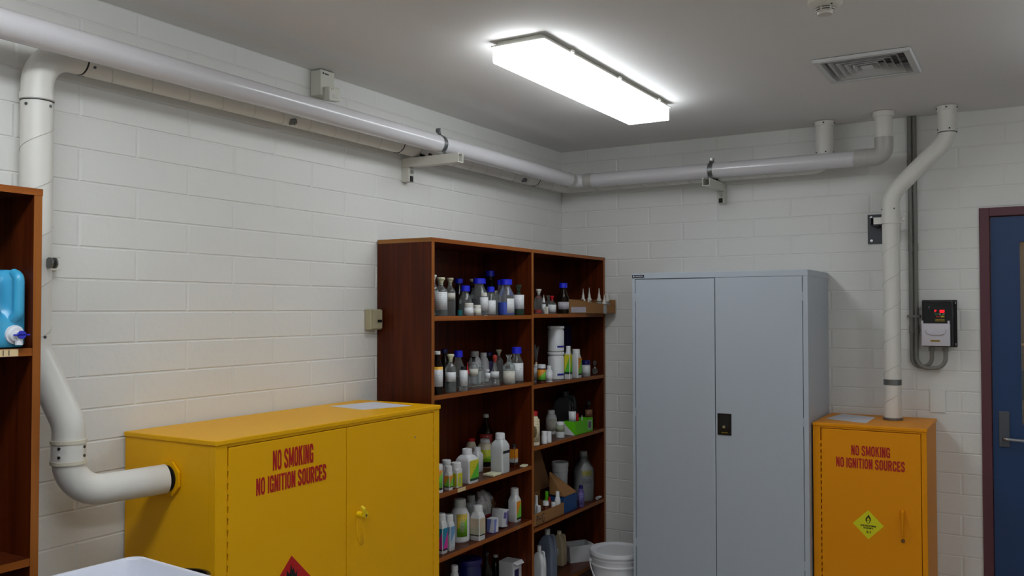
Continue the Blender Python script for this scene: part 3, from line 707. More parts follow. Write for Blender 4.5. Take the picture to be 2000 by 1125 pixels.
bc2 = bookcase('brown wooden bookcase cut by the left edge, holding the blue water jug', -4.70, -3.545, None, 0.302, 1.955, (1.519, 0.977, 0.55), (), 0.152)
bm = BM(); box(bm, 0.3012, 0.3018, -1.600, -1.535, 0.8155, 0.8325); obj('tape_label', bm, 'masking_tape', bc)
bm = BM(); box(bm, 0.3012, 0.3018, -0.625, -0.590, 1.5945, 1.606); box(bm, 0.3012, 0.3018, -1.075, -1.04, 0.538, 0.551); obj('tape_scrap', bm, 'cardboard', bc)
bm = BM(); box(bm, 0.3012, 0.3018, -3.705, -3.604, 1.5195, 1.5375); tp = obj('tape_label', bm, 'masking_tape', bc2)
textobj('handwriting', '114', 'ink', tp, (0.3019, -3.627, 1.5360), (0, -1, 0), (0, 0, -1), 0.036, 0.0145, th=0.0003, bold=-0.01)

# ------------------------------------------------------------------ flammables cabinets
def hinge(bm, axis, fixed, e, z0, z1, w=0.0045, n=30):
    """knuckles of a piano hinge; the gaps between them read dark"""
    st = (z1-z0)/n
    for k in range(n):
        a = z0+k*st; b = a+st*0.42
        if axis == 'x': box(bm, fixed-0.003, fixed+0.0015, e-w/2, e+w/2, a, b)
        else: box(bm, e-w/2, e+w/2, fixed-0.0015, fixed+0.003, a, b)
X1, Y0, Y1, ZT = 0.435, -3.083, -1.930, 1.246
t = thing('flammables_cabinet', 'wide yellow two-door flammables cabinet against the left wall', 'cabinet', (0.2, -2.5, 0))
bm = BM()
box(bm, 0.012, X1-0.03, Y0+0.002, Y1-0.002, 0.05, ZT-0.016)                # carcass body
box(bm, X1-0.03, X1, Y0+0.001, Y0+0.046, 0.05, ZT-0.016, bev=0.0015); box(bm, X1-0.03, X1, Y1-0.040, Y1-0.001, 0.05, ZT-0.016, bev=0.0015)
box(bm, X1-0.03, X1, Y0+0.046, Y1-0.040, ZT-0.024, ZT-0.016); box(bm, X1-0.03, X1, Y0+0.046, Y1-0.040, 0.05, 0.10)
car = obj('carcass', bm, 'yellow_paint', t)
bm = BM(); box(bm, 0.010, X1+0.005, Y0-0.003, Y1+0.003, ZT-0.016, ZT, bev=0.003, seg=2); obj('top_panel', bm, 'yellow_paint', t)
bm = BM(); box(bm, 0.02, X1-0.04, Y0+0.03, Y1-0.03, 0, 0.05); obj('plinth', bm, 'dark', t)
bm = BM(); box(bm, X1-0.0299, X1-0.028, Y0+0.047, Y1-0.041, 0.101, ZT-0.025); obj('door_gap_shade', bm, 'dark', t)  # dark sheet behind the doors, paints in the shade of their gaps
YM = -2.4985
for k, (a, b) in enumerate(((Y0+0.0505, YM-0.0015), (YM+0.0015, Y1-0.0440))):
    bm = BM(); box(bm, X1-0.024, X1+0.0005, a, b, 0.103, ZT-0.0265, bev=0.002, seg=2)
    dr = obj('door', bm, 'yellow_paint', t)
    if k == 0:
        signtext('lettering', 'NO SMOKING', 'red_ink', dr, (X1+0.0007, -2.853, 1.1215), (0, 1, 0), (0, 0, 1), 0.184, 0.064, th=0.0005)
        signtext('lettering', 'NO IGNITION SOURCES', 'red_ink', dr, (X1+0.0007, -2.923, 1.0535), (0, 1, 0), (0, 0, 1), 0.317, 0.0545, th=0.0005)
        bm = BM(); c = (X1+0.0007, -2.768, 0.704); s = 0.128
        prism(bm, [(-s, 0), (0, -s), (s, 0), (0, s)], c, (0, 1, 0), (0, 0, 1), (0.0006, 0, 0)); sg = obj('hazard_diamond', bm, 'sign_red', dr)
        fl = [(-.030, .030), (-.040, .052), (-.028, .047), (-.036, .074), (-.020, .062), (-.018, .085), (-.006, .070), (0.0, .102), (.008, .078), (.012, .088), (.020, .064), (.030, .076), (.026, .050), (.038, .056), (.030, .030), (.0, .018)]
        bm = BM(); prism(bm, [(x*1.0-0.003, y) for x, y in fl], (X1+0.0014, -2.768, 0.704), (0, 1, 0), (0, 0, 1), (0.0004, 0, 0)); obj('flame_symbol', bm, 'sign_black', sg)
    else:
        bm = BM(); cyl(bm, (X1, -2.437, 0.902), (X1+0.022, -2.437, 0.902), 0.010, n=16)
        tube(bm, [(X1+0.024, -2.437, 0.900), (X1+0.032, -2.440, 0.912), (X1+0.034, -2.446, 0.926), (X1+0.026, -2.450, 0.934)], [0.009, 0.008, 0.0075, 0.006], 12)
        lt = obj('latch_handle', bm, 'yellow_bright', dr, smooth='auto')
        bm = BM(); cyl(bm, (X1, -2.400, 0.893), (X1+0.008, -2.400, 0.893), 0.012, n=18); obj('lock_boss', bm, 'yellow_bright', dr, smooth='auto')
        bm = BM(); cyl(bm, (X1+0.008, -2.400, 0.890), (X1+0.0088, -2.400, 0.890), 0.0055, n=12); obj('keyhole', bm, 'cardboard_dark', dr)
        bm = BM(); lathe(bm, [(0.0, 0), (0.050, 0), (0.046, 0.003), (0.0, 0.003)], 28)
        bmesh.ops.scale(bm, vec=(1.35, 0.55, 1), verts=bm.verts)
        bmesh.ops.rotate(bm, verts=bm.verts, cent=(0, 0, 0), matrix=Matrix.Rotation(PI/2, 3, 'Y'))
        for v in bm.verts: v.co += Vector((X1+0.0002, -2.417, 0.852))
        obj('recess_plate', bm, 'yellow_paint', dr, smooth='auto')
        bm = BM(); cyl(bm, (X1, -2.098, 1.135), (X1+0.002, -2.098, 1.135), 0.004, n=10); obj('rivet', bm, 'bolt', dr)
bm = BM(); hinge(bm, 'x', X1, Y0+0.048, 0.12, 1.185); hinge(bm, 'x', X1, Y1-0.042, 0.12, 1.195); obj('hinge', bm, 'yellow_paint', t)
obj('duct_flange', FL, 'yellow_paint', t)
bm = BM(); cyl(bm, (0.228, -3.0975, PZ+0.012), (0.228, -3.0920, PZ+0.012), DR-0.002, n=28); obj('duct_gap_shade', bm, 'dark', t)  # dark disc between duct and flange, stands in for the shaded gap
bm = BM()
prism(bm, [(0, 0), (0.20, -0.03), (0.283, 0.183), (0.05, 0.222)], (0.078, -2.196, ZT+0.0003), (1, 0, 0), (0, 1, 0), (0, 0, 0.0006))
tag(obj('paper_sheet', bm, 'paper_sheet'), 'white printed sheet lying on top of the wide yellow cabinet', 'paper')

OX0, OX1, OY, OZ = 1.606, 2.111, -0.457, 1.089
t = thing('flammables_cabinet', 'narrow orange one-door flammables cabinet below the right duct', 'cabinet', (1.86, -0.23, 0))
bm = BM()
box(bm, OX0+0.002, OX1-0.002, OY+0.03, -0.006, 0.05, OZ-0.016)
box(bm, OX0+0.001, OX0+0.036, OY, OY+0.03, 0.05, OZ-0.016, bev=0.0015); box(bm, OX1-0.024, OX1-0.001, OY, OY+0.03, 0.05, OZ-0.016, bev=0.0015)
box(bm, OX0+0.036, OX1-0.024, OY, OY+0.03, 0.05, 0.10); box(bm, OX0+0.036, OX1-0.024, OY, OY+0.03, OZ-0.024, OZ-0.016)
obj('carcass', bm, 'orange_paint', t)
bm = BM(); box(bm, OX0, OX1+0.003, OY-0.005, -0.004, OZ-0.016, OZ, bev=0.003, seg=2); obj('top_panel', bm, 'orange_paint', t)
bm = BM(); box(bm, OX0+0.03, OX1-0.03, OY+0.04, -0.03, 0, 0.05); obj('plinth', bm, 'dark', t)
bm = BM(); box(bm, OX0+0.037, OX1-0.025, OY+0.028, OY+0.0299, 0.101, OZ-0.025); obj('door_gap_shade', bm, 'dark', t)  # shade of the door gap put in as a dark sheet
bm = BM(); box(bm, OX0+0.0405, OX1-0.0265, OY-0.0005, OY+0.024, 0.103, OZ-0.027, bev=0.002, seg=2); dr = obj('door', bm, 'orange_paint', t)
bm = BM(); hinge(bm, 'y', OY, OX0+0.0383, 0.12, 1.02); obj('hinge', bm, 'orange_paint', t)
OYf = OY-0.0007
signtext('lettering', 'NO SMOKING', 'red_ink', dr, (1.783, OYf, 0.9435), (1, 0, 0), (0, 0, 1), 0.171, 0.048, th=0.0005)
signtext('lettering', 'NO IGNITION SOURCES', 'red_ink', dr, (1.714, OYf, 0.8835), (1, 0, 0), (0, 0, 1), 0.303, 0.0475, th=0.0005)
bm = BM(); c = (1.8555, OYf, 0.6235); s = 0.0685
prism(bm, [(-s, 0), (0, -s), (s, 0), (0, s)], c, (1, 0, 0), (0, 0, 1), (0, -0.0006, 0)); sg = obj('hazard_diamond', bm, 'sign_yellow', dr)
bm = BM(); O_ = (1.8555, OYf-0.0007, 0.6235)
prism(bm, [(-.011, .018), (-.0115, .027), (-.006, .036), (-.001, .041), (.0, .048), (.005, .042), (.0115, .030), (.011, .019), (.007, .012), (.0075, .024), (.001, .035), (-.006, .025), (-.007, .012)], O_, (1, 0, 0), (0, 0, 1), (0, -0.0004, 0))
nn = 20
for k in range(nn):
    a, b = 2*PI*k/nn, 2*PI*(k+1)/nn
    prism(bm, [(math.cos(a)*.0085, .014+math.sin(a)*.0085), (math.cos(b)*.0085, .014+math.sin(b)*.0085), (math.cos(b)*.0065, .014+math.sin(b)*.0065), (math.cos(a)*.0065, .014+math.sin(a)*.0065)], O_, (1, 0, 0), (0, 0, 1), (0, -0.0004, 0))
obj('flame_symbol', bm, 'sign_black', sg)
signtext('lettering', 'OXIDIZING', 'sign_black', sg, (1.8215, OYf-0.0007, 0.6145), (1, 0, 0), (0, 0, 1), 0.068, 0.0075, th=0.0005)
signtext('lettering', 'AGENT', 'sign_black', sg, (1.8335, OYf-0.0007, 0.6040), (1, 0, 0), (0, 0, 1), 0.044, 0.0072, th=0.0005)
signtext('lettering', '5.1', 'sign_black', sg, (1.847, OYf-0.0007, 0.5845), (1, 0, 0), (0, 0, 1), 0.019, 0.0100, th=0.0005)
bm = BM(); prism(bm, [(-.009, .072), (.009, .072), (.034, -.02), (.034, -.062), (.012, -.075), (-.012, -.075), (-.034, -.062), (-.034, -.02)], (2.006, OYf+0.0003, 0.634), (1, 0, 0), (0, 0, 1), (0, -0.0022, 0))
obj('recess_plate', bm, 'orange_paint', dr)
bm = BM(); tube(bm, [(2.006, OY-0.004, 0.706), (2.006, OY-0.017, 0.700), (2.006, OY-0.019, 0.665), (2.006, OY-0.016, 0.62), (2.006, OY-0.008, 0.580)], [0.008, 0.0075, 0.0065, 0.005, 0.003], 12); obj('lever_handle', bm, 'orange_paint', dr, smooth='auto')
bm = BM(); cyl(bm, (2.006, OY-0.002, 0.568), (2.006, OY-0.0045, 0.568), 0.009, n=14); obj('lock_boss', bm, 'cardboard_dark', dr)
bm = BM(); prism(bm, [(0, 0), (0.205, -0.085), (0.207, 0.190), (0.035, 0.262)], (1.634, -0.296, OZ+0.0003), (1, 0, 0), (0, 1, 0), (0, 0, 0.0006))
tag(obj('paper_sheet', bm, 'paper_sheet'), 'white sheet lying on the orange cabinet left of the duct', 'paper')

# ------------------------------------------------------------------ grey stationery cabinet
GX_0, GX_1, GY, GZ = 0.685, 1.600, -0.503, 1.83
t = thing('steel_cupboard', 'tall light grey two-door steel cupboard with black lock plate', 'cupboard', (1.14, -0.25, 0))
bm = BM()
box(bm, GX_0+0.002, GX_1-0.002, GY+0.022, -0.010, 0.03, GZ-0.031)
box(bm, GX_0+0.002, GX_0+0.0165, GY+0.001, GY+0.022, 0.03, GZ-0.031); box(bm, GX_1-0.0245, GX_1-0.002, GY+0.001, GY+0.022, 0.03, GZ-0.031)
obj('carcass', bm, 'grey_paint', t)
bm = BM(); box(bm, GX_0, GX_1, GY, -0.008, GZ-0.031, GZ, bev=0.002, seg=2); tp = obj('top_cap', bm, 'grey_paint', t)
bm = BM(); box(bm, GX_0+0.02, GX_1-0.02, GY+0.03, -0.03, 0, 0.03); obj('plinth', bm, 'dark', t)
bm = BM(); box(bm, GX_0+0.017, GX_1-0.025, GY+0.0195, GY+0.0219, 0.032, GZ-0.0312); obj('door_gap_shade', bm, 'dark', t)  # dark backing, colour stands in for shade round the grey doors
for k, (a, b, dz) in enumerate(((GX_0+0.0195, 1.1365, 0.0035), (1.1400, GX_1-0.0275, 0.001))):
    bm = BM(); box(bm, a, b, GY+0.0005, GY+0.019, 0.05, GZ-0.031-dz, bev=0.0018, seg=2); dr = obj('door', bm, 'grey_paint', t)
    if k:
        bm = BM(); box(bm, 1.1495, 1.2205, GY-0.004, GY+0.0005, 1.001, 1.110, bev=0.0018, seg=2); lp = obj('lock_plate', bm, 'black_plastic', dr)
        bm = BM(); box(bm, 1.158, 1.210, GY-0.0046, GY-0.0040, 1.038, 1.100); obj('pull_recess', bm, 'dark', lp)
        bm = BM(); cyl(bm, (1.184, GY-0.003, 1.043), (1.184, GY-0.009, 1.043), 0.0075, n=16); cyl(bm, (1.184, GY-0.009, 1.043), (1.184, GY-0.012, 1.043), 0.003, n=8); obj('key_barrel', bm, 'bolt', lp)
        bm = BM()
        for q in range(7): box(bm, 1.170+q*0.0048, 1.1732+q*0.0048, GY-0.0043, GY-0.0040, 1.0125, 1.0165)
        obj('embossed_mark', bm, 'drive_yellow', lp)
bm = BM()
for x in (GX_0+0.018, GX_1-0.026):
    for z in (1.70, 1.09, 0.4): box(bm, x-0.002, x+0.002, GY-0.0005, GY+0.012, z-0.022, z+0.022, bev=0.0006)
obj('hinge', bm, 'grey_paint', t)
bm = BM(); box(bm, GX_0+0.002, GX_0+0.070, GY-0.0016, GY+0.0002, 1.8055, 1.8205); pq = obj('name_plaque', bm, 'plaque', tp)
bm = BM(); prism(bm, [(0, 0), (.007, 0), (.010, .004), (.007, .008), (0, .008)], (GX_0+0.007, GY-0.0017, 1.809), (1, 0, 0), (0, 0, 1), (0, -0.0003, 0))
for q in range(8): box(bm, GX_0+0.022+q*0.0055, GX_0+0.0255+q*0.0055, GY-0.0020, GY-0.0016, 1.810, 1.8165)
obj('plaque_mark', bm, 'plaque_mark', pq)

# ------------------------------------------------------------------ variable speed drive and conduits
t = thing('motor_drive', 'black and white fan speed drive with red display on the back wall', 'controller', (2.13, 0, 1.565))
bm = BM(); box(bm, 2.053, 2.211, -0.012, -0.001, 1.449, 1.682, bev=0.0015); obj('heat_sink_plate', bm, 'black_plastic', t)
bm = BM(); box(bm, 2.062, 2.196, -0.096, -0.012, 1.455, 1.676, bev=0.006, seg=2); bd = obj('housing', bm, 'black_plastic', t)
bm = BM(); box(bm, 2.0585, 2.1865, -0.107, -0.0965, 1.455, 1.566, bev=0.004, seg=2)
box(bm, 2.0580, 2.0670, -0.107, -0.0965, 1.560, 1.580, bev=0.002); box(bm, 2.1745, 2.1850, -0.107, -0.0965, 1.560, 1.580, bev=0.002)
tube(bm, [(2.078, -0.106, 1.535), (2.084, -0.1085, 1.520), (2.10, -0.110, 1.513), (2.145, -0.110, 1.513), (2.160, -0.1085, 1.520), (2.165, -0.106, 1.535)], 0.005, 10)
tc = obj('terminal_cover', bm, 'drive_white', bd, smooth='auto')
bm = BM(); box(bm, 2.098, 2.141, -0.1082, -0.1068, 1.476, 1.4845); obj('warning_label', bm, 'drive_yellow', tc)
bm = BM()
for k in range(5): box(bm, 2.102+k*0.0075, 2.107+k*0.0075, -0.1087, -0.1081, 1.479, 1.482)
obj('label_print', bm, 'dark', tc)
bm = BM(); cyl(bm, (2.093, -0.096, 1.639), (2.093, -0.104, 1.639), 0.013, n=24); obj('rotary_knob', bm, 'black_plastic', bd, smooth='auto')
bm = BM(); box(bm, 2.0925, 2.0945, -0.1048, -0.1038, 1.641, 1.651); obj('knob_pointer', bm, 'plaque_mark', bd)
bm = BM()
def seg7(bm, x, z, segs, w=0.0052, h=0.009):
    q = 0.0013
    for s_ in segs:
        r = {'a': (x, x+w, z+h-q, z+h), 'd': (x, x+w, z, z+q), 'g': (x, x+w, z+h/2-q/2, z+h/2+q/2), 'f': (x, x+q, z+h/2, z+h), 'e': (x, x+q, z, z+h/2), 'b': (x+w-q, x+w, z+h/2, z+h), 'c': (x+w-q, x+w, z, z+h/2)}[s_]
        box(bm, r[0], r[1], -0.0972, -0.0962, r[2], r[3])
seg7(bm, 2.118, 1.6215, 'abfge', 0.007, 0.0105)
for k in range(3): seg7(bm, 2.1405+k*0.0072, 1.6205, 'abcdef', 0.006, 0.0115)
obj('red_display', bm, 'led_red', bd)
bm = BM(); box(bm, 2.116, 2.164, -0.0970, -0.0955, 1.6185, 1.634); obj('display_window', bm, 'dark', bd)
for k, (x, z, mm) in enumerate(((2.119, 1.6075, 'key_green'), (2.135, 1.6075, 'key_grey'), (2.1505, 1.6075, 'key_grey'), (2.124, 1.5955, 'key_red'), (2.144, 1.5955, 'key_yellow'))):
    bm = BM(); box(bm, x, x+(0.012 if k < 3 else 0.017), -0.0985, -0.0955, z, z+0.0085, bev=0.001); obj('keypad_button', bm, mm, bd)
bm = BM(); box(bm, 2.121, 2.161, -0.0967, -0.0955, 1.577, 1.587); lb = obj('warning_label', bm, 'drive_yellow', bd)
bm = BM()
for k in range(6): box(bm, 2.124+k*0.006, 2.1285+k*0.006, -0.0971, -0.0966, 1.580, 1.584)
obj('label_print', bm, 'dark', lb)
bm = BM()
for z in (1.462, 1.668): box(bm, 2.2025, 2.2065, -0.0135, -0.0115, z-0.006, z+0.006)
obj('plate_screw', bm, 'bolt', t)
bm = BM()
for k in range(7): box(bm, 2.1962, 2.1967, -0.055, -0.045, 1.598+k*0.005, 1.601+k*0.005)
obj('side_mark', bm, 'plaque_mark', bd)
for k, (x, ex, low) in enumerate(((2.004, 2.098, 1.345), (2.027, 2.160, 1.340))):
    t = thing('conduit', ('left one of the two grey conduits, looping into the left gland of the drive', 'right one of the two grey conduits, looping into the right gland of the drive')[k], 'conduit', (x, -0.015, 1.5), 'grey conduits feeding the drive')
    bm = BM(); tube(bm, [(x, -0.014, H-0.002), (x, -0.014, 1.53)], 0.0105, 16); obj('rigid_conduit', bm, 'conduit_grey', t, smooth='auto')
    bm = BM(); tube(bm, [(x, -0.014, 2.36), (x, -0.014, 2.40)], 0.0125, 16); tube(bm, [(x, -0.014, 1.93), (x, -0.014, 1.97)], 0.0125, 16); tube(bm, [(x, -0.014, 1.515), (x, -0.014, 1.555)], 0.0125, 16); obj('joiner', bm, 'conduit_grey', t, smooth='auto')
    r = 0.044 if k == 0 else 0.046
    bm = BM(); tube(bm, bend([(x, -0.014, 1.52), (x, -0.018+k*-0.022, low), (ex, -0.030-0.01*k, low+0.004), (ex, -0.05, 1.448)], 0.055, 12), 0.0098, 16); obj('flexible_conduit', bm, 'conduit_grey', t, smooth='auto')
    bm = BM(); cyl(bm, (ex, -0.05, 1.428), (ex, -0.05, 1.4485), 0.0135, n=8); obj('gland', bm, 'conduit_grey', t)
t = thing('conduit_saddle', 'small pale saddle clip across the two grey conduits', 'clip', (2.015, 0, 1.6))
bm = BM(); box(bm, 1.985, 2.045, -0.0272, -0.0250, 1.594, 1.606); box(bm, 1.985, 1.9875, -0.0272, -0.001, 1.594, 1.606); box(bm, 2.0425, 2.045, -0.0272, -0.001, 1.594, 1.606); obj('strap', bm, 'conduit_grey', t)
t = thing('blank_plate', 'blank painted cover plate low on the back wall left of the blue door', 'wall plate', (2.118, 0, 1.177))
bm = BM(); box(bm, 2.083, 2.153, -0.009, -0.0005, 1.120, 1.234, bev=0.002, seg=2); obj('cover', bm, 'wall_paint', t)
t = thing('switch_box', 'beige electrical switch box on the left wall beside the double bookcase', 'switch', (0, -1.845, 1.594))
bm = BM(); box(bm, 0.001, 0.036, -1.886, -1.812, 1.549, 1.639, bev=0.002); obj('back_box', bm, 'beige_box', t)
bm = BM(); box(bm, 0.036, 0.041, -1.874, -1.812, 1.553, 1.635, bev=0.0015); fc = obj('face_plate', bm, 'beige_box', t)
bm = BM(); box(bm, 0.041, 0.0445, -1.846, -1.818, 1.581, 1.5925, bev=0.001); obj('rocker', bm, 'dark', fc)

# ------------------------------------------------------------------ rounded boxes
def rr(x0, x1, y0, y1, r, z, n=6):
    out = []
    for (cx_, cy_), a0 in (((x1-r, y1-r), 0), ((x0+r, y1-r), PI/2), ((x0+r, y0+r), PI), ((x1-r, y0+r), 1.5*PI)):
        for k in range(n+1): a = a0+PI/2*k/n; out.append((cx_+r*math.cos(a), cy_+r*math.sin(a), z))
    return out
def band(bm, rings, cap0=True, cap1=True):
    R = [[bm.verts.new(p) for p in r] for r in rings]
    for a, b in zip(R, R[1:]):
        n = len(a)
        for k in range(n): bm.faces.new((a[k], a[(k+1) % n], b[(k+1) % n], b[k]))
    if cap0: bm.faces.new(R[0][::-1])
    if cap1: bm.faces.new(R[-1])

# ------------------------------------------------------------------ blue water jug
JX0, JX1, JY0, JY1, JZ = 0.090, 0.288, -3.835, -3.571, 1.5395
t = thing('water_jug', 'sky blue plastic water container with white tap, cut by the left edge', 'water container', ((JX0+JX1)/2, (JY0+JY1)/2, JZ))
bm = BM(); R_ = []
for ins, z in ((0.014, 0), (0.004, 0.003), (0.0, 0.012), (0.0, 0.172), (0.003, 0.186), (0.011, 0.196), (0.025, 0.202), (0.06, 0.204)):
    ring = rr(JX0+ins, JX1-ins, JY0+ins, JY1-ins, 0.022, JZ+z, 6); out = []
    for i in range(len(ring)):           # extra points along the straight runs so the grip hollow can be pressed in
        a, b_ = Vector(ring[i]), Vector(ring[(i+1) % len(ring)]); out.append(a)
        if (b_-a).length > 0.03:
            for k in range(1, 24): out.append(a.lerp(b_, k/24))
    R_.append(out)
R2_ = []
for a, b_ in zip(R_, R_[1:]):
    m_ = 14 if (b_[0]-a[0]).z > 0.05 else 1
    for k in range(m_): R2_.append([p.lerp(q, k/m_) for p, q in zip(a, b_)])
R2_.append(R_[-1])
band(bm, R2_)
for v in bm.verts:
    if v.co.x > JX1-0.03:
        d = math.exp(-((v.co.y-(JY1-0.056))/0.014)**2)*(1/(1+math.exp(-(v.co.z-JZ-0.085)/0.008)))
        v.co.x -= 0.030*d
obj('container', bm, 'jug_cyan', t, smooth='auto')
bm = BM(); tube(bm, bend([(JX1-0.020, JY1-0.028, JZ+0.192), (JX1+0.004, JY1-0.028, JZ+0.184), (JX1+0.006, JY1-0.030, JZ+0.085), (JX1-0.020, JY1-0.040, JZ+0.066)], 0.02, 8), 0.0135, 18); obj('handle', bm, 'jug_cyan', t, smooth='auto')
bm = BM(); q = Vector((JX1-0.004, JY1-0.037, JZ+0.035)); cyl(bm, q, q+Vector((0.010, 0, 0)), 0.024, n=32); cyl(bm, q+Vector((0.010, 0, 0)), q+Vector((0.018, 0, 0)), 0.020, 0.017, n=32); tp = obj('tap_collar', bm, 'tap_white', t, smooth='auto')
bm = BM(); cyl(bm, q+Vector((0.016, 0, 0)), q+Vector((0.030, 0, -0.002)), 0.0105, n=18); cyl(bm, q+Vector((0.022, 0.003, 0)), q+Vector((0.022, 0.003, -0.026)), 0.008, 0.0095, n=14); obj('spout', bm, 'tap_white', tp, smooth='auto')
bm = BM(); cyl(bm, q+Vector((0.028, 0.004, 0)), q+Vector((0.035, 0.004, 0)), 0.0105, n=18); box(bm, q.x+0.031, q.x+0.035, q.y-0.018, q.y+0.025, q.z-0.0025, q.z+0.0015, bev=0.001); obj('tap_lever', bm, 'tap_blue', tp, smooth='auto')
bm = BM(); box(bm, JX1-0.0003, JX1+0.0008, JY1-0.021, JY1-0.013, JZ+0.125, JZ+0.148); obj('sticker', bm, 'paper_sheet', t)

# ------------------------------------------------------------------ tub on a trolley, bottom left
TX, TY, TZ, TB = 0.520, -3.412, 1.0, 0.76
t = thing('plastic_tub', 'white rectangular plastic tub, its corner at the bottom left edge', 'tub', (TX+0.27, TY-0.2, TB))
bm = BM(); Wd, Ln = 0.56, 0.42
def tubrings(i, z): return rr(TX+i, TX+Wd-i, TY-Ln+i, TY-i, 0.035, z)
band(bm, [tubrings(0.035, TB), tubrings(0.012, TZ-0.02), tubrings(0.0, TZ-0.018), tubrings(0.0, TZ-0.003), tubrings(0.002, TZ), tubrings(0.012, TZ), tubrings(0.015, TZ-0.004), tubrings(0.038, TB+0.006)])
bmesh.ops.recalc_face_normals(bm, faces=bm.faces)
bmesh.ops.rotate(bm, verts=bm.verts, cent=(TX, TY, TZ), matrix=Matrix.Rotation(math.radians(-5), 3, 'Z'))
obj('tub_body', bm, 'tub_white', t, smooth='auto')
t = thing('trolley', 'steel trolley standing below the white tub', 'trolley', (TX+0.3, TY-0.25, 0))
bm = BM(); box(bm, TX-0.02, TX+0.66, TY-0.56, TY+0.30, TB-0.03, TB-0.001, bev=0.004); obj('tray_top', bm, 'trolley', t)
bm = BM(); box(bm, TX-0.01, TX+0.65, TY-0.55, TY+0.29, 0.2, 0.22, bev=0.004); obj('lower_tray', bm, 'trolley', t)
for x in (TX, TX+0.63):
    for y in (TY-0.54, TY+0.28):
        bm = BM(); cyl(bm, (x, y, 0.07), (x, y, TB-0.03), 0.011, n=12); lg = obj('leg', bm, 'trolley', t)
        bm = BM(); cyl(bm, (x-0.012, y, 0.035), (x+0.012, y, 0.035), 0.035, n=20); obj('castor', bm, 'black_plastic', lg)
t = thing('black_bin', 'rim of a small black plastic bin showing just behind the white tub', 'bin', (0.580, -3.327, TB))
bm = BM(); lathe(bm, [(0.055, 0.0), (0.075, 0.160), (0.079, 0.162), (0.079, 0.170), (0.071, 0.170), (0.069, 0.160), (0.050, 0.005), (0, 0.005)], 40, c=(0.580, -3.327, TB)); obj('bin_body', bm, 'black_plastic', t, smooth='auto')

# ------------------------------------------------------------------ white bucket on the floor
bx, by = 0.530, -0.370
t = thing('bucket', 'white lidded plastic bucket on the floor between bookcase and grey cupboard', 'bucket', (bx, by, 0))
bm = BM(); lathe(bm, [(0.118, 0.0), (0.121, 0.004), (0.137, 0.232), (0.143, 0.234), (0.143, 0.240), (0.1375, 0.244), (0.140, 0.268), (0.146, 0.270), (0.146, 0.277), (0.140, 0.279), (0.140, 0.29), (0, 0.29)], 56, c=(bx, by, 0)); obj('bucket_body', bm, 'bucket_white', t, smooth='auto')
bm = BM(); lathe(bm, [(0.144, 0.288), (0.151, 0.290), (0.151, 0.306), (0.148, 0.312), (0.142, 0.312), (0.139, 0.300), (0.112, 0.298), (0.108, 0.302), (0.05, 0.301), (0, 0.300)], 56, c=(bx, by, 0)); obj('lid', bm, 'bucket_white', t, smooth='auto')
bm = BM(); pts = []
for k in range(25):
    a = PI*k/24; ang = math.radians(-57)
    ux, uy = math.cos(ang+PI/2), math.sin(ang+PI/2)
    pts.append((bx+ux*math.cos(a)*0.149+math.cos(ang)*math.sin(a)*0.155, by+uy*math.cos(a)*0.149+math.sin(ang)*math.sin(a)*0.155, 0.252-0.155*math.sin(a)))
tube(bm, pts, 0.0035, 8); obj('bail_handle', bm, 'bucket_white', t, smooth='auto')
bm = BM()
for s_ in (-1, 1): cyl(bm, (bx+s_*ux*0.138, by+s_*uy*0.138, 0.252), (bx+s_*ux*0.152, by+s_*uy*0.152, 0.252), 0.011, n=14)
obj('handle_lug', bm, 'bucket_white', t, smooth='auto')

# ------------------------------------------------------------------ bottles, jars, tubs
CAMA = math.atan2(CAM.y+1.0, CAM.x-0.2)    # rough bearing of the open side of the shelves towards the room
def arc_label(r, z0, z1, ca, half, m, parent, sq=0, off=0.0006, n=18, name='label'):
    bm = BM(); uvl = bm.loops.layers.uv.new('UVMap'); A = []
    for k in range(n+1):
        t = ca-half+2*half*k/n; A.append((math.cos(t)*(r+off), math.sin(t)*(r+off), k/n))
    lo = [bm.verts.new((x, y, z0)) for x, y, _ in A]; hi = [bm.verts.new((x, y, z1)) for x, y, _ in A]
    for k in range(n):
        f = bm.faces.new((lo[k], lo[k+1], hi[k+1], hi[k]))
        for lp, (u, v) in zip(f.loops, ((A[k][2], 0), (A[k+1][2], 0), (A[k+1][2], 1), (A[k][2], 1))): lp[uvl].uv = (u, v)
    o = obj(name, bm, m, parent, smooth=True, local=True)
    md = o.modifiers.new('th', 'SOLIDIFY'); md.thickness = 0.0004; md.offset = 1
    return o
def flat_label(s, faces, z0, z1, m, parent, d=None, mg=0.12, name='label'):
    """printed panels on the +x and -y faces of a square bottle of half width s"""
    bm = BM(); uvl = bm.loops.layers.uv.new('UVMap'); e = s*(1-mg); q = s*0.985+0.0007
    for fc in faces:
        P = {'+x': [(q, -e), (q, e)], '-y': [(-e, -q), (e, -q)]}[fc]
        vs = [bm.verts.new((P[0][0], P[0][1], z0)), bm.verts.new((P[1][0], P[1][1], z0)), bm.verts.new((P[1][0], P[1][1], z1)), bm.verts.new((P[0][0], P[0][1], z1))]
        f = bm.faces.new(vs)
        for lp, uv in zip(f.loops, ((0, 0), (1, 0), (1, 1), (0, 1))): lp[uvl].uv = uv
    o = obj(name, bm, m, parent, local=True)
    md = o.modifiers.new('th', 'SOLIDIFY'); md.thickness = 0.0004; md.offset = 1
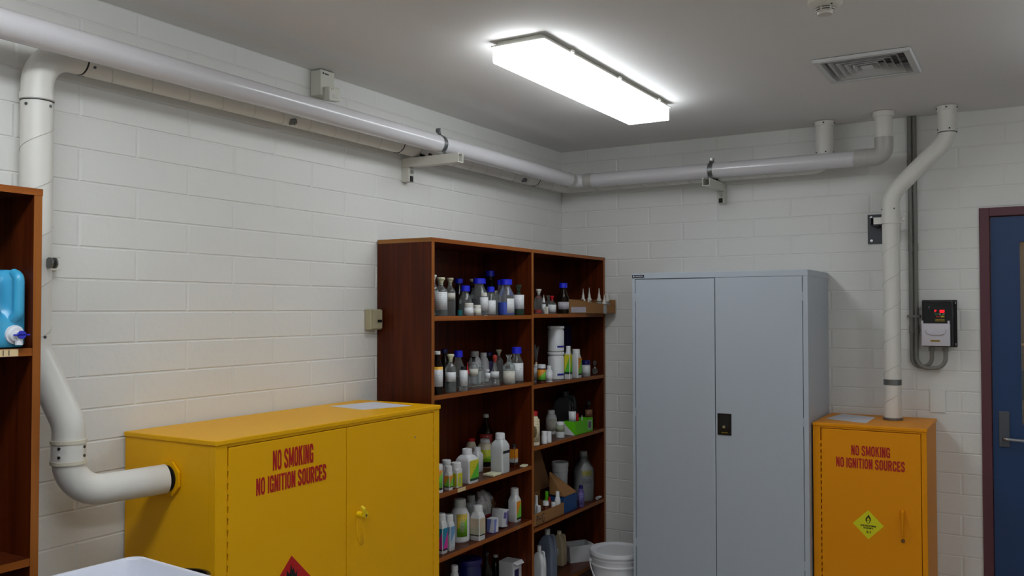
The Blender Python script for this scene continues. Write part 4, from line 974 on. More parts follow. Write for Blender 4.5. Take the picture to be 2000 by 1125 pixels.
def knurl(bm, r, z0, z1, n=36, taper=0.96):
    """ribbed screw cap"""
    A = [bm.verts.new((math.cos(2*PI*k/n)*r*(1 if k % 2 else 0.965), math.sin(2*PI*k/n)*r*(1 if k % 2 else 0.965), z0)) for k in range(n)]
    B = [bm.verts.new((math.cos(2*PI*k/n)*r*taper*(1 if k % 2 else 0.965), math.sin(2*PI*k/n)*r*taper*(1 if k % 2 else 0.965), z1-r*0.10)) for k in range(n)]
    C = [bm.verts.new((math.cos(2*PI*k/n)*r*taper*0.88, math.sin(2*PI*k/n)*r*taper*0.88, z1)) for k in range(n)]
    for X, Y in ((A, B), (B, C)):
        for k in range(n): bm.faces.new((X[k], X[(k+1) % n], Y[(k+1) % n], Y[k]))
    bm.faces.new(A[::-1]); bm.faces.new(C)
def smooth_prof(ctrl, n=5):
    """Catmull-Rom through (r,z) control points"""
    out = []
    P = [ctrl[0]]+list(ctrl)+[ctrl[-1]]
    for i in range(1, len(P)-2):
        for k in range(n):
            t = k/n; a, b, c, d = P[i-1], P[i], P[i+1], P[i+2]
            out.append(tuple(0.5*((2*b[j])+(-a[j]+c[j])*t+(2*a[j]-5*b[j]+4*c[j]-d[j])*t*t+(-a[j]+3*b[j]-3*c[j]+d[j])*t**3) for j in (0, 1)))
    out.append(ctrl[-1]); return out
CATS = dict(media='bottle', stop='bottle', gstop='bottle', jar='jar', plastic='bottle', sqbot='bottle', flask='flask', dropper='dropper bottle', tub='tub', vial='pot', jug='jug', carton='carton', bag='bag', pail='pail', wash='bottle')
NAMES = dict(media='screw_cap_bottle', stop='stoppered_bottle', gstop='reagent_bottle', jar='jar', plastic='plastic_bottle', sqbot='square_bottle', flask='conical_flask', dropper='dropper_bottle', tub='tub', vial='pot', jug='jug', carton='carton', bag='plastic_bag', pail='pail', wash='bagged_bottle')
def item(shelf, kind, x, y, z, w, h, label, o, group=None):
    r = w/2; t = thing(NAMES[kind], label, CATS[kind], (x, y, z+0.0004), group)
    capm, cf = o.get('cap', ('cap_white', 0.15)); ch = cf*h; gm = o.get('glass', 'clear_glass'); bm_ = o.get('body', 'hdpe')
    O = lambda n, b, m, sm='auto', p=t: obj(n, b, m, p, smooth=sm, local=True)
    lab = o.get('lab'); hb = h-ch
    ca, half = CAMA, math.radians(66)
    if lab and len(lab) > 3: ca, half = CAMA+(math.radians(38) if lab[3] else math.radians(18)), math.radians(32)
    if kind in ('media', 'stop', 'gstop', 'flask', 'wash'):
        if kind == 'media': nr = r*0.50*min(1, o.get('cw', .72)/.66); P = [(r*.9, 0), (r, r*.12), (r, hb*.58), (r*.93, hb*.69), (nr*1.15, hb*.88), (nr, hb*.93), (nr, hb+ch*.3)]
        elif kind == 'wash': nr = r*0.30; P = [(r*.92, 0), (r, r*.1), (r, hb*.66), (r*.9, hb*.78), (nr*1.2, hb*.93), (nr, hb*.97), (nr, hb+ch*.3)]
        elif kind == 'flask': nr = r*0.30; P = [(r*.95, 0), (r, hb*.04), (r*.98, hb*.1), (r*.42, hb*.75), (nr, hb*.88), (nr, hb), (nr*1.2, hb+0.001)]
        else: nr = r*0.36; hb = h-min(ch, 0.024) if kind == 'stop' else hb; P = [(r*.92, 0), (r, r*.1), (r, hb*.64), (r*.9, hb*.77), (nr*1.25, hb*.88), (nr, hb*.93), (nr*1.05, hb*.98), (nr*1.45, hb)]
        b = BM(); lathe(b, smooth_prof(P, 4), 28); body = O('body', b, gm)
        lq = o.get('liq')
        if lq:
            b = BM(); lh = lq[1]*h; rr_ = r*.955 if kind != 'flask' else r*.9
            lathe(b, [(rr_*.93, 0.002), (rr_, 0.006), (rr_, lh-0.001), (rr_*.97, lh)], 26); O('liquid', b, lq[0])
        if lab: arc_label(r if kind != 'flask' else r*0.86, lab[1]*h, lab[2]*h, ca, half, lab[0], t)
        b = BM()
        if kind == 'media': knurl(b, r*o.get('cw', .72), h-ch, h)
        elif kind in ('stop',):
            sr = r*0.62; q = min(h-hb, 0.026); lathe(b, smooth_prof([(nr*.85, hb*.93), (nr*.9, h-q), (nr*1.1, h-q*.82), (sr*.72, h-q*.62), (sr*.97, h-q*.36), (sr, h-q*.12), (sr*.9, h)], 3), 26)
        elif kind == 'gstop':
            sr = r*0.5; lathe(b, smooth_prof([(nr*.8, hb*.92), (nr*.85, hb*.99), (nr*.8, hb+ch*.3), (sr, hb+ch*.75), (sr, h-0.001), (sr*.7, h)], 3), 26)
        elif kind == 'flask':
            sr = r*0.42; lathe(b, smooth_prof([(nr*.8, hb-0.004), (nr*1.05, hb+ch*.15), (sr, hb+ch*.5), (sr*.98, hb+ch*.8), (sr*.5, h-0.001), (0.0006, h)], 4), 24)
        else: knurl(b, nr*1.35, h-ch, h)
        O('cap' if kind in ('media', 'wash') else 'stopper', b, capm)
        if kind == 'wash':
            b = BM(); rg = random.Random(3); Q = []
            lathe(b, smooth_prof([(r*.98, 0.001), (r*1.1, hb*.06), (r*1.12, hb*.5), (r*1.06, hb*.75), (nr*2.0, hb*.95), (nr*1.5, hb*1.01), (nr*2.1, hb*1.08)], 5), 32)
            for v in b.verts:
                a = math.atan2(v.co.y, v.co.x); k = 1+0.035*math.sin(a*7+v.co.z*60)+0.02*rg.uniform(-1, 1); v.co.x *= k; v.co.y *= k
            O('wrapping_bag', b, 'clear_bag')
    elif kind in ('jar', 'vial', 'tub'):
        b = BM(); lathe(b, [(r*.9, 0), (r*.97, r*.08), (r*.97, hb*.9), (r*.86, hb*.97), (r*.84, hb+ch*.2)], 32); O('body', b, bm_)
        if lab: arc_label(r*.97, lab[1]*h, lab[2]*h, ca, half, lab[0], t)
        b = BM()
        if kind == 'tub': lathe(b, [(r*.99, hb), (r, hb+ch*.1), (r, h-0.004), (r*.97, h-0.001), (r*.9, h), (r*.86, h-0.002)], 36)
        else: knurl(b, r*.94, hb, h)
        O('lid', b, capm)
    elif kind == 'plastic':
        nr = r*.55; b = BM(); lathe(b, smooth_prof([(r*.88, 0), (r*.98, r*.14), (r, hb*.12), (r, hb*.68), (r*.93, hb*.80), (nr*1.25, hb*.95), (nr, hb*.98), (nr, hb+ch*.3)], 4), 30); O('body', b, bm_)
        if lab: arc_label(r, lab[1]*h, lab[2]*h, ca, half, lab[0], t)
        b = BM(); knurl(b, r*.64, hb, h); O('cap', b, capm)
    elif kind == 'sqbot':
        s = r; nr = s*.5; cr = s*o.get('cr', .85); nr = cr*.86; P = [(s*.93, 0, .8), (s, s*.12, .9), (s, hb*.76, .9), (s*.98, hb*.81, .85), (max(s*.80, nr*1.1), hb*.91, .5), (nr*1.05, hb*.985, .1), (nr, hb, 0), (nr, hb+ch*.3, 0)]
        b = BM(); lathe(b, [(p[0], p[1]) for p in P], 40, [p[2] for p in P]); O('body', b, bm_)
        if lab:
            wrap = (shelf == 'G' and y < -1.3) or (w < .046)
            flat_label(s, ('+x', '-y') if wrap else ('+x',), lab[1]*h, lab[2]*h, lab[0], t)
        b = BM(); knurl(b, cr, hb, h); O('cap', b, capm)
    elif kind == 'dropper':
        nr = r*.5; b = BM(); lathe(b, smooth_prof([(r*.9, 0), (r, r*.15), (r, hb*.72), (r*.85, hb*.86), (nr, hb*.95), (nr, hb)], 4), 22); O('body', b, o.get('body', gm))
        if lab: arc_label(r, lab[1]*h, lab[2]*h, ca, half, lab[0], t)
        b = BM(); lathe(b, [(r*.80, hb*.99), (r*.78, hb+ch*.14), (r*.52, hb+ch*.22), (r*.46, hb+ch*.40), (r*.22, hb+ch*.62), (r*.09, h-0.001), (0.0004, h)], 20); O('nozzle', b, capm)
    elif kind == 'jug':
        wy, wx = w*.40, w*.50; b = BM(); R = []
        prof = [(.9, 0, .7), (1, .02, .8), (1, .62, .8), (.92, .78, .6), (.7, .90, .4), (.34, .95, .1), (.32, h and 1-cf*.6, 0)]
        lathe(b, [(wy*p[0], hb*p[1]) for p in prof], 36, [p[2] for p in prof], asp=1.0)
        for v in b.verts: v.co.x *= wx/wy if abs(v.co.z) < hb*.8 else 1
        O('body', b, bm_)
        b = BM(); tube(b, bend([(wx*.25, wy*.05, hb*.93), (wx*.86, wy*.1, hb*.97), (wx*1.0, wy*.1, hb*.62), (wx*.8, wy*.1, hb*.5)], wx*.3, 6), w*.075, 12); O('handle', b, bm_)
        if lab: arc_label(wy*1.02, lab[1]*h, lab[2]*h, ca, half*.6, lab[0], t)
        b = BM(); knurl(b, wy*.42, hb*.96, h); O('cap', b, capm)
    elif kind == 'pail':
        b = BM(); lathe(b, [(r*.78, 0), (r*.8, .003), (r*.93, hb*.86), (r*.97, hb*.87), (r*.97, hb*.9), (r*.93, hb)], 34); O('body', b, bm_)
        b = BM(); lathe(b, [(r*.95, hb), (r, hb+.001), (r, h-.002), (r*.95, h), (r*.9, h-.003)], 34); O('lid', b, capm)
    elif kind == 'carton':
        b = BM(); uvl = None
        box(b, -r, r, -r, r, 0, h, bev=min(0.0012, r*.1)); O('box_body', b, bm_ if not bm_.startswith(('carton_blue',)) else 'carton_white', False)
        if bm_ == 'carton_blue':
            flat_label(r*1.01, ('+x', '-y'), h*.04, h*.96, 'carton_blue', t, mg=0.04, name='printed_panel')
            b = BM(); box(b, -r*1.0, r*1.0, -r*1.03, r*.98, 0.0006, h*.14); O('blue_base', b, 'tap_blue', False)
        if bm_ == 'carton_violet': 
            b = BM(); prism(b, [(-r*.95, h*.30), (r*.95, h*.30), (r*.95, h*.58)], (r+.0004, 0, 0), (0, 1, 0), (0, 0, 1), (.0005, 0, 0)); O('yellow_panel', b, 'drive_yellow', False)
        if bm_ == 'carton_white':
            b = BM(); box(b, r+.0002, r+.001, -r*.7, r*.3, h*.15, h*.80); O('violet_panel', b, 'carton_violet', False)
            b = BM(); prism(b, [(-r, 0), (r, 0), (r*.9, r*.55), (-r*.8, r*.5)], (r, 0, h), (0, 1, 0), (.80, 0, -.60), (.0006, 0, .0004)); O('open_flap', b, 'carton_white', False)
    elif kind == 'bag':
        b = BM(); bmesh.ops.create_icosphere(b, subdivisions=4, radius=1.0); rg = random.Random(int(x*1e4)); ph = [rg.uniform(0, 6) for _ in range(6)]
        uvl = b.loops.layers.uv.new('UVMap')
        tall = h > w*1.8
        for v in b.verts:
            X, Y, Zc = v.co
            if tall and Zc > -.1:
                k = abs(Zc-.15)*1.3+.22 if Zc < .5 else .22+(Zc-.1)*1.1
                X *= min(1.0, k)/max(.25, math.hypot(X, Y)); Y *= min(1.0, k)/max(.25, math.hypot(v.co.x, v.co.y))
                X *= .75; Y *= .75
            k = 1+.10*math.sin(5*X+ph[0]+3*Zc)+.08*math.sin(7*Y+ph[1]+4*Zc)+.05*math.sin(13*Zc+ph[2]+6*X)+.035*math.sin(23*X+17*Y+ph[3])
            v.co = Vector((X*r*.86*k, Y*r*.86*k, max(0.0, (Zc*.5*k+.47))*h*.98))
        for f in b.faces:
            for lp in f.loops: lp[uvl].uv = (lp.vert.co.y/w+.5, lp.vert.co.z/h)
        O('bag_film', b, bm_, True)
        if tall:
            b = BM(); lathe(b, [(r*.26, h*.44), (r*.30, h*.45), (r*.30, h*.50), (r*.26, h*.51)], 18); O('tie_band', b, 'masking_tape')
    return t

# shelf, kind, x, y, z, width, height, label, look
ITEMS = [
('A','stop',0.170,-1.606,1.608,0.052,0.188,'clear bottle with white stopper peeking out beside the left panel of the upper left bay',dict(cap=('stopper_white', 0.13),lab=('paper', 0.12, 0.62))),
('A','stop',0.250,-1.659,1.608,0.062,0.173,'glass bottle with cream mushroom stopper and big white label, front left of the top shelf',dict(cap=('stopper_cream', 0.28),lab=('paper', 0.16, 0.62),liq=('liquid_clear', 0.2))),
('A','stop',0.170,-1.470,1.608,0.053,0.178,'glass bottle with tan mushroom stopper and narrow cream label, behind the big white label bottle',dict(cap=('stopper_tan', 0.26),lab=('paper_cream', 0.42, 0.6))),
('A','media',0.110,-1.308,1.608,0.058,0.181,'brown tinted bottle with blue cap standing just right of the tan stopper',dict(cap=('cap_blue', 0.13),glass='amber_glass')),
('A','media',0.200,-1.384,1.608,0.061,0.143,'short clear bottle with blue cap, front left group of the top shelf',dict(cap=('cap_blue', 0.19),liq=('liquid_clear', 0.4))),
('A','jar',0.272,-1.463,1.608,0.045,0.059,'low jar with white paper lid in front of the short blue capped bottle',dict(cap=('stopper_white', 0.3),lab=('paper', 0.05, 0.6))),
('A','jar',0.275,-1.397,1.608,0.041,0.050,'low cream jar with torn white wrapping at the front of the top shelf',dict(cap=('stopper_white', 0.28),lab=('paper_cream', 0.05, 0.62))),
('A','media',0.170,-1.215,1.608,0.091,0.183,'large clear bottle with blue cap in the middle of the top shelf left bay',dict(cap=('cap_blue', 0.145),liq=('liquid_clear', 0.45))),
('A','media',0.070,-0.955,1.608,0.068,0.233,'tallest brown bottle with blue cap at the back of the top shelf',dict(cap=('cap_blue', 0.13),glass='amber_glass')),
('A','media',0.250,-1.297,1.608,0.042,0.110,'small bottle with notched white label in front of the large clear bottle',dict(cap=('stopper_white', 0.16),lab=('paper', 0.2, 0.8))),
('A','media',0.260,-1.251,1.608,0.050,0.140,'small bottle with blue cap and upright white label, centre front of the top shelf',dict(cap=('cap_blue', 0.18),lab=('paper', 0.04, 0.52),liq=('liquid_green', 0.3))),
('A','plastic',0.120,-0.979,1.608,0.035,0.127,'narrow white plastic bottle behind the small blue capped labelled bottle',dict(cap=('stopper_white', 0.3),body='hdpe')),
('A','media',0.186,-1.034,1.608,0.058,0.180,'clear bottle with blue cap half hidden behind the bottle of blue liquid',dict(cap=('cap_blue', 0.14))),
('A','media',0.244,-1.079,1.608,0.085,0.181,'bottle of bright blue liquid with blue cap on the top shelf',dict(cap=('cap_blue', 0.15),liq=('liquid_blue', 0.36),lab=('paper', 0.06, 0.46, 1))),
('A','gstop',0.265,-0.989,1.608,0.058,0.156,'greenish bottle with glass stopper and white label, right end of the upper left bay',dict(cap=('glass_green', 0.22),glass='glass_green',liq=('liquid_teal', 0.22),lab=('paper', 0.2, 0.66))),
('A','stop',0.080,-1.147,1.608,0.034,0.184,'dark bottle with pale stopper at the back between two blue capped bottles',dict(cap=('stopper_cream', 0.08),glass='amber_glass')),
('A','vial',0.280,-1.551,1.608,0.023,0.026,'tiny teal pot at the front edge of the top shelf',dict(cap=('liquid_teal', 0.9),body='liquid_teal')),
('B','media',0.267,-1.710,1.264,0.054,0.189,'dark bottle with white cap and yellow topped label, left end of the second shelf',dict(cw=0.52,cap=('cap_white', 0.075),glass='amber_glass',liq=('liquid_black', 0.5),lab=('paper_yellow', 0.18, 0.64))),
('B','media',0.120,-1.444,1.264,0.044,0.185,'dark bottle with navy cap behind the cream stoppered bottle on the second shelf',dict(cap=('cap_navy', 0.1),glass='amber_glass')),
('B','stop',0.265,-1.603,1.264,0.051,0.171,'glass bottle with cream mushroom stopper and small white label on the second shelf',dict(cap=('stopper_cream', 0.15),liq=('liquid_clear', 0.3),lab=('paper', 0.28, 0.53))),
('B','media',0.192,-1.433,1.264,0.060,0.179,'clear bottle with blue cap, left group of the second shelf',dict(cap=('cap_blue', 0.17),liq=('liquid_dark', 0.3))),
('B','media',0.277,-1.516,1.264,0.040,0.111,'small bottle with torn white label in front of the blue capped bottle',dict(cw=0.6,cap=('cap_black', 0.12),lab=('paper', 0.2, 0.85))),
('B','dropper',0.200,-1.367,1.264,0.022,0.120,'thin bottle with bright red top on the second shelf',dict(cap=('cap_red', 0.45))),
('B','plastic',0.120,-1.180,1.264,0.067,0.164,'opaque white bottle with wide grey lid at the back of the second shelf',dict(cap=('cap_grey', 0.15),body='hdpe')),
('B','gstop',0.199,-1.311,1.264,0.047,0.144,'clear bottle with black collared stopper in front of the wide lidded white bottle',dict(cap=('cap_black', 0.1),lab=('paper_cream', 0.35, 0.6))),
('B','plastic',0.100,-1.067,1.264,0.058,0.151,'frosted white bottle with plain lid, centre back of the second shelf',dict(cap=('cap_white', 0.13),body='hdpe')),
('B','gstop',0.201,-1.252,1.264,0.048,0.113,'small clear stoppered bottle in front of the frosted white bottle',dict(cap=('clear_glass', 0.2))),
('B','media',0.217,-1.214,1.264,0.030,0.077,'narrow clear vial with little square label beside the red topped flask',dict(cap=('cap_white', 0.1),lab=('paper', 0.45, 0.8))),
('B','flask',0.237,-1.177,1.264,0.051,0.149,'conical flask with brick red bulb stopper and square label',dict(cap=('bulb_red', 0.24),lab=('paper', 0.25, 0.45))),
('B','stop',0.140,-0.981,1.264,0.048,0.164,'tall clear cylinder bottle with cream stopper on the second shelf',dict(cap=('stopper_cream', 0.13))),
('B','media',0.060,-0.949,1.264,0.055,0.147,'dark bottle with navy cap and violet label at the back of the second shelf',dict(cap=('cap_navy', 0.12),lab=('violet_label', 0.3, 0.7),glass='amber_glass')),
('B','gstop',0.268,-1.091,1.264,0.064,0.146,'milky clear bottle with fluted glass stopper, right side of the second shelf',dict(cap=('clear_glass', 0.17),liq=('liquid_milky', 0.5),lab=('paper_cream', 0.04, 0.45))),
('B','media',0.252,-0.988,1.264,0.071,0.180,'bottle with blue cap and tall white label, right end of the second shelf left bay',dict(cap=('cap_blue', 0.18),liq=('liquid_dark', 0.3),lab=('paper', 0.05, 0.55))),
('C','stop',0.180,-0.623,1.613,0.051,0.136,'clear bottle with white stopper and red liquid at the bottom, upper right bay',dict(cap=('stopper_white', 0.24),liq=('liquid_red', 0.16))),
('C','dropper',0.235,-0.665,1.613,0.022,0.104,'slim dropper bottle with white nozzle beside the bottle of red liquid',dict(cap=('cap_white', 0.4),lab=('paper', 0.1, 0.5))),
('C','carton',0.280,-0.719,1.613,0.016,0.039,'tiny cream carton standing upright at the front of the upper right bay',dict(body='paper_cream')),
('C','gstop',0.130,-0.416,1.613,0.044,0.105,'round shouldered clear bottle behind the red stoppered bottle',dict(cap=('clear_glass', 0.2))),
('C','gstop',0.235,-0.570,1.613,0.048,0.099,'small clear bottle with red stopper in the upper right bay',dict(cap=('cap_red', 0.24),lab=('paper', 0.08, 0.5))),
('C','media',0.262,-0.486,1.613,0.066,0.172,'clear brown bottle with blue cap and wide pale label in the upper right bay',dict(cap=('cap_blue', 0.16),lab=('paper_grey', 0.14, 0.38),glass='amber_glass')),
('D','jar',0.225,-0.729,1.245,0.033,0.095,'small white jar hard against the divider in the second right bay',dict(cap=('cap_white', 0.2),lab=('paper', 0.1, 0.8),body='hdpe')),
('D','jar',0.275,-0.765,1.245,0.049,0.099,'amber jar with white lid and orange and green label',dict(cap=('cap_white', 0.2),lab=('lab_og', 0.12, 0.72),body='amber_plastic')),
('D','plastic',0.281,-0.692,1.245,0.039,0.089,'small plain white bottle beside the amber jar',dict(cap=('cap_white', 0.2),lab=('paper', 0.1, 0.6),body='hdpe')),
('D','tub',0.221,-0.497,1.245,0.095,0.154,'large white tub with a blue stripe, lower of the stacked pair',dict(cap=('hdpe', 0.1),body='hdpe',lab=('bar_blue', 0.15, 0.22, 1))),
('D','sqbot',0.278,-0.456,1.245,0.034,0.185,'slim square white bottle with yellow and green label beside the stacked tubs',dict(cr=0.78,cap=('cap_white', 0.14),body='hdpe',lab=('lab_yg', 0.15, 0.75))),
('D','sqbot',0.275,-0.352,1.245,0.050,0.164,'square white bottle with orange and green label, right of the slim one',dict(cr=0.92,cap=('cap_white', 0.16),body='hdpe',lab=('lab_og', 0.1, 0.7))),
('D','jar',0.273,-0.219,1.245,0.054,0.094,'short white labelled jar with navy lid',dict(cap=('cap_navy', 0.28),lab=('paper', 0.05, 0.65),body='hdpe')),
('D','bag',0.254,-0.056,1.245,0.040,0.082,'clear plastic bag slumped at the right end of the second right bay',dict(body='clear_bag')),
('D','carton',0.060,-0.065,1.245,0.057,0.291,'dark carton with violet and yellow corner at the back of the second right bay',dict(body='carton_violet')),
('D','bag',0.160,-0.616,1.245,0.045,0.195,'tall cellophane bag tied with a tan band behind the amber jar',dict(body='clear_bag')),
('E','jar',0.276,-1.718,0.834,0.047,0.124,'round white pot with orange and green label, nearest the yellow cabinet',dict(cap=('cap_white', 0.16),lab=('lab_og', 0.12, 0.8),body='hdpe')),
('E','jar',0.190,-1.528,0.834,0.047,0.108,'plain white pot behind the orange and green labelled pot',dict(cap=('cap_white', 0.16),body='hdpe')),
('E','sqbot',0.285,-1.648,0.834,0.029,0.107,'smallest square bottle with orange and green label on the third left shelf',dict(cr=1.1,cap=('cap_white', 0.24),lab=('lab_og', 0.12, 0.6),body='hdpe')),
('E','sqbot',0.278,-1.579,0.834,0.043,0.112,'squat square bottle with yellow label and wide white cap',dict(cr=1.12,cap=('cap_white', 0.22),lab=('lab_yg2', 0.05, 0.58),body='hdpe')),
('E','sqbot',0.259,-1.460,0.834,0.082,0.156,'big square white bottle with yellow and green label, centre of the third left shelf',dict(cr=0.58,cap=('cap_white', 0.15),lab=('lab_yg', 0.08, 0.68),body='hdpe')),
('E','sqbot',0.150,-1.208,0.834,0.051,0.121,'white square bottle half hidden behind the big yellow and green labelled one',dict(cr=0.8,cap=('cap_white', 0.15),body='hdpe')),
('E','plastic',0.115,-1.077,0.834,0.084,0.141,'cream shouldered bottle with lime and black label behind the square bottles',dict(cap=('cap_white', 0.12),lab=('lab_yg_dark', 0.05, 0.65),body='cream_plastic')),
('E','plastic',0.065,-1.128,0.834,0.057,0.148,'cream bottle with red cap at the back of the third left shelf',dict(cap=('cap_red', 0.1),body='cream_plastic')),
('E','media',0.050,-0.963,0.834,0.073,0.253,'tall dark bottle with grey cap and red label on the third left shelf',dict(cw=0.42,cap=('cap_grey', 0.07),glass='amber_glass',liq=('liquid_black', 0.5),lab=('lab_red', 0.38, 0.6))),
('E','sqbot',0.263,-1.170,0.834,0.073,0.194,'tall square milky bottle with a black bar across its face',dict(cr=0.67,cap=('cap_white', 0.15),body='hdpe_clear',lab=('bar_black', 0.5, 0.57))),
('E','sqbot',0.245,-1.007,0.834,0.032,0.115,'narrow dark bottle with orange label right of the tall milky bottle',dict(cap=('cap_black', 0.12),lab=('lab_og_dark', 0.15, 0.8),body='amber_plastic')),
('F','plastic',0.268,-0.839,0.923,0.064,0.179,'cream bottle with red cap and black printed label',dict(cap=('cap_red', 0.13),lab=('lab_cream_black', 0.12, 0.78),body='cream_plastic')),
('F','plastic',0.150,-0.422,0.923,0.065,0.138,'white bottle with printed side label in the third right bay',dict(cap=('cap_white', 0.13),lab=('paper_cream', 0.15, 0.65),body='hdpe')),
('F','jar',0.284,-0.752,0.923,0.033,0.065,'tiny white lidded pot, left of the pair in the third right bay',dict(cap=('cap_white', 0.3),body='hdpe')),
('F','jar',0.284,-0.704,0.923,0.033,0.058,'tiny white lidded pot, right of the pair in the third right bay',dict(cap=('cap_white', 0.3),body='hdpe')),
('F','jar',0.256,-0.515,0.923,0.051,0.087,'jar with white lid and mottled green label beside the green box',dict(cap=('cap_white', 0.18),lab=('paper_green', 0.4, 0.8),body='hdpe_clear')),
('F','media',0.060,-0.121,0.923,0.053,0.137,'dark bluish bottle behind the green labelled jar',dict(cap=('cap_grey', 0.1),glass='amber_glass',liq=('liquid_black', 0.6))),
('F','plastic',0.050,-0.062,0.923,0.052,0.121,'pale bottle with cream cap behind the green box',dict(cap=('cap_white', 0.2),body='cream_plastic')),
('F','jug',0.076,-0.100,0.923,0.128,0.217,'grey translucent jug with handle at the back of the third right bay',dict(cap=('jug_smoke', 0.1),body='jug_smoke')),
('G','sqbot',0.260,-1.667,0.556,0.041,0.175,'white square bottle with teal and pink label next to the yellow cabinet',dict(cr=0.95,cap=('cap_white', 0.16),lab=('lab_tp', 0.08, 0.64),body='hdpe')),
('G','sqbot',0.261,-1.609,0.556,0.040,0.159,'white square bottle with pale blue label',dict(cr=0.95,cap=('cap_white', 0.17),lab=('lab_pb', 0.1, 0.68),body='hdpe')),
('G','plastic',0.217,-1.457,0.556,0.091,0.197,'large round white bottle with narrow yellow and green label on the fourth left shelf',dict(cap=('cap_grey', 0.18),lab=('lab_yg3', 0.15, 0.68, 0),body='hdpe')),
('G','plastic',0.081,-1.159,0.556,0.072,0.147,'grey white bottle at the back behind the beige labelled bottle',dict(cap=('cap_grey', 0.18),body='hdpe_grey')),
('G','sqbot',0.273,-1.390,0.556,0.054,0.160,'square white bottle with beige label and black base line',dict(cr=0.88,cap=('cap_white', 0.16),lab=('lab_beige', 0.14, 0.64),body='hdpe')),
('G','carton',0.263,-1.241,0.556,0.040,0.069,'blue and white striped little carton on the fourth left shelf',dict(body='carton_blue')),
('G','sqbot',0.243,-0.996,0.556,0.051,0.170,'white square bottle with orange and green label, right end of the fourth left shelf',dict(cr=0.82,cap=('cap_white', 0.2),lab=('lab_og', 0.08, 0.62),body='hdpe')),
('G','plastic',0.215,-0.940,0.556,0.038,0.111,'small white bottle tucked between the square bottle and the divider',dict(cap=('cap_white', 0.15),lab=('lab_og', 0.2, 0.6),body='hdpe')),
('G','bag',0.090,-1.066,0.556,0.111,0.156,'crumpled red and white printed bag at the back of the fourth left shelf',dict(body='bag_red')),
('G','bag',0.060,-0.967,0.556,0.092,0.122,'crumpled grey bag with dark print behind the tilted carton',dict(body='bag_grey')),
('H','pail',0.110,-0.237,0.503,0.100,0.232,'small white pail with lid behind the blue box',dict(cap=('hdpe', 0.12),body='hdpe')),
('H','wash',0.207,-0.118,0.503,0.113,0.286,'large bagged clear bottle with narrow neck and yellow label',dict(cap=('hdpe_grey', 0.16),glass='hdpe_clear',lab=('lab_yellow_w', 0.36, 0.62, 0),body='hdpe_clear')),
('H','plastic',0.281,-0.305,0.503,0.038,0.122,'small violet bottle in front of the large bagged bottle',dict(cap=('cap_navy', 0.15),lab=('violet_label', 0.1, 0.7),body='violet_plastic')),
('I','jug',0.200,-0.564,0.152,0.093,0.270,'translucent blue grey jug on the bottom right shelf',dict(cap=('cap_grey', 0.08),body='jug_blue')),
('I','jug',0.140,-0.308,0.152,0.077,0.196,'tan jug with handle on the bottom right shelf',dict(cap=('cream_plastic', 0.06),body='jug_tan',lab=('paper', 0.3, 0.5))),
('I','jug',0.240,-0.732,0.152,0.066,0.221,'white jug against the divider on the bottom right shelf',dict(cap=('cap_white', 0.1),body='hdpe')),
('J','plastic',0.220,-1.505,0.152,0.052,0.304,'white capped bottle low down beside the yellow cabinet',dict(cap=('cap_white', 0.08),body='hdpe')),
('J','tub',0.120,-1.236,0.152,0.131,0.259,'navy blue tub low on the bottom left shelf',dict(cap=('cap_navy', 0.1),body='navy_plastic')),
('J','media',0.160,-1.133,0.152,0.056,0.270,'black bottle with thin neck on the bottom left shelf',dict(cw=0.45,cap=('cap_black', 0.06),glass='amber_glass',liq=('liquid_black', 0.5))),
('J','media',0.100,-0.948,0.152,0.054,0.202,'dark bottle with grey cap behind the white carton',dict(cw=0.5,cap=('cap_grey', 0.05),glass='amber_glass',liq=('liquid_black', 0.5))),
('J','carton',0.200,-0.967,0.152,0.085,0.195,'open white carton with violet side on the bottom left shelf',dict(body='carton_white')),
('C','dropper',0.215,-0.134,1.613,0.034,0.148,'white dropper bottle, first tall one from the left in the cardboard tray',dict(cap=('stopper_white', 0.5),body='hdpe_grey')),
('C','dropper',0.235,-0.091,1.613,0.034,0.154,'white dropper bottle, second tall one from the left in the cardboard tray',dict(cap=('stopper_white', 0.5),body='hdpe_grey')),
('C','dropper',0.300,-0.092,1.613,0.034,0.150,'white dropper bottle, third tall one from the left in the cardboard tray',dict(cap=('stopper_white', 0.5),body='hdpe_grey')),
('C','dropper',0.275,-0.188,1.613,0.033,0.091,'white dropper bottle, short one at the front middle of the open cardboard tray',dict(cap=('stopper_white', 0.5),body='hdpe_grey')),
('C','dropper',0.350,-0.128,1.613,0.033,0.110,'white dropper bottle, short one at the front right of the open cardboard tray',dict(cap=('stopper_white', 0.5),body='hdpe_grey')),
('C','dropper',0.335,-0.053,1.613,0.034,0.142,'white dropper bottle, the one nearest the back wall in the cardboard tray',dict(cap=('stopper_white', 0.5),body='hdpe_grey')),
('F','media',0.262,-0.377,0.923,0.044,0.178,'black bottle with white label inside the green and white box',dict(cw=0.5,cap=('cap_black', 0.1),glass='amber_glass',liq=('liquid_black', 0.5),lab=('paper', 0.4, 0.75))),
('F','dropper',0.262,-0.251,0.923,0.024,0.098,'white dropper nozzle sticking out of the green and white box',dict(cap=('cap_white', 0.6),body='hdpe')),
('F','plastic',0.262,-0.311,0.923,0.024,0.113,'small bottle with dark red cap inside the green and white box',dict(cap=('cap_red', 0.45),body='hdpe')),
('F','media',0.262,-0.161,0.923,0.045,0.170,'dark bottle with brown printed label inside the green and white box',dict(cw=0.55,cap=('cap_black', 0.12),glass='amber_glass',liq=('liquid_black', 0.5),lab=('lab_brown', 0.45, 0.72))),
('H','plastic',0.220,-0.724,0.503,0.025,0.133,'slim white bottle at the left end of the brown carton',dict(cap=('cap_white', 0.3),body='hdpe')),
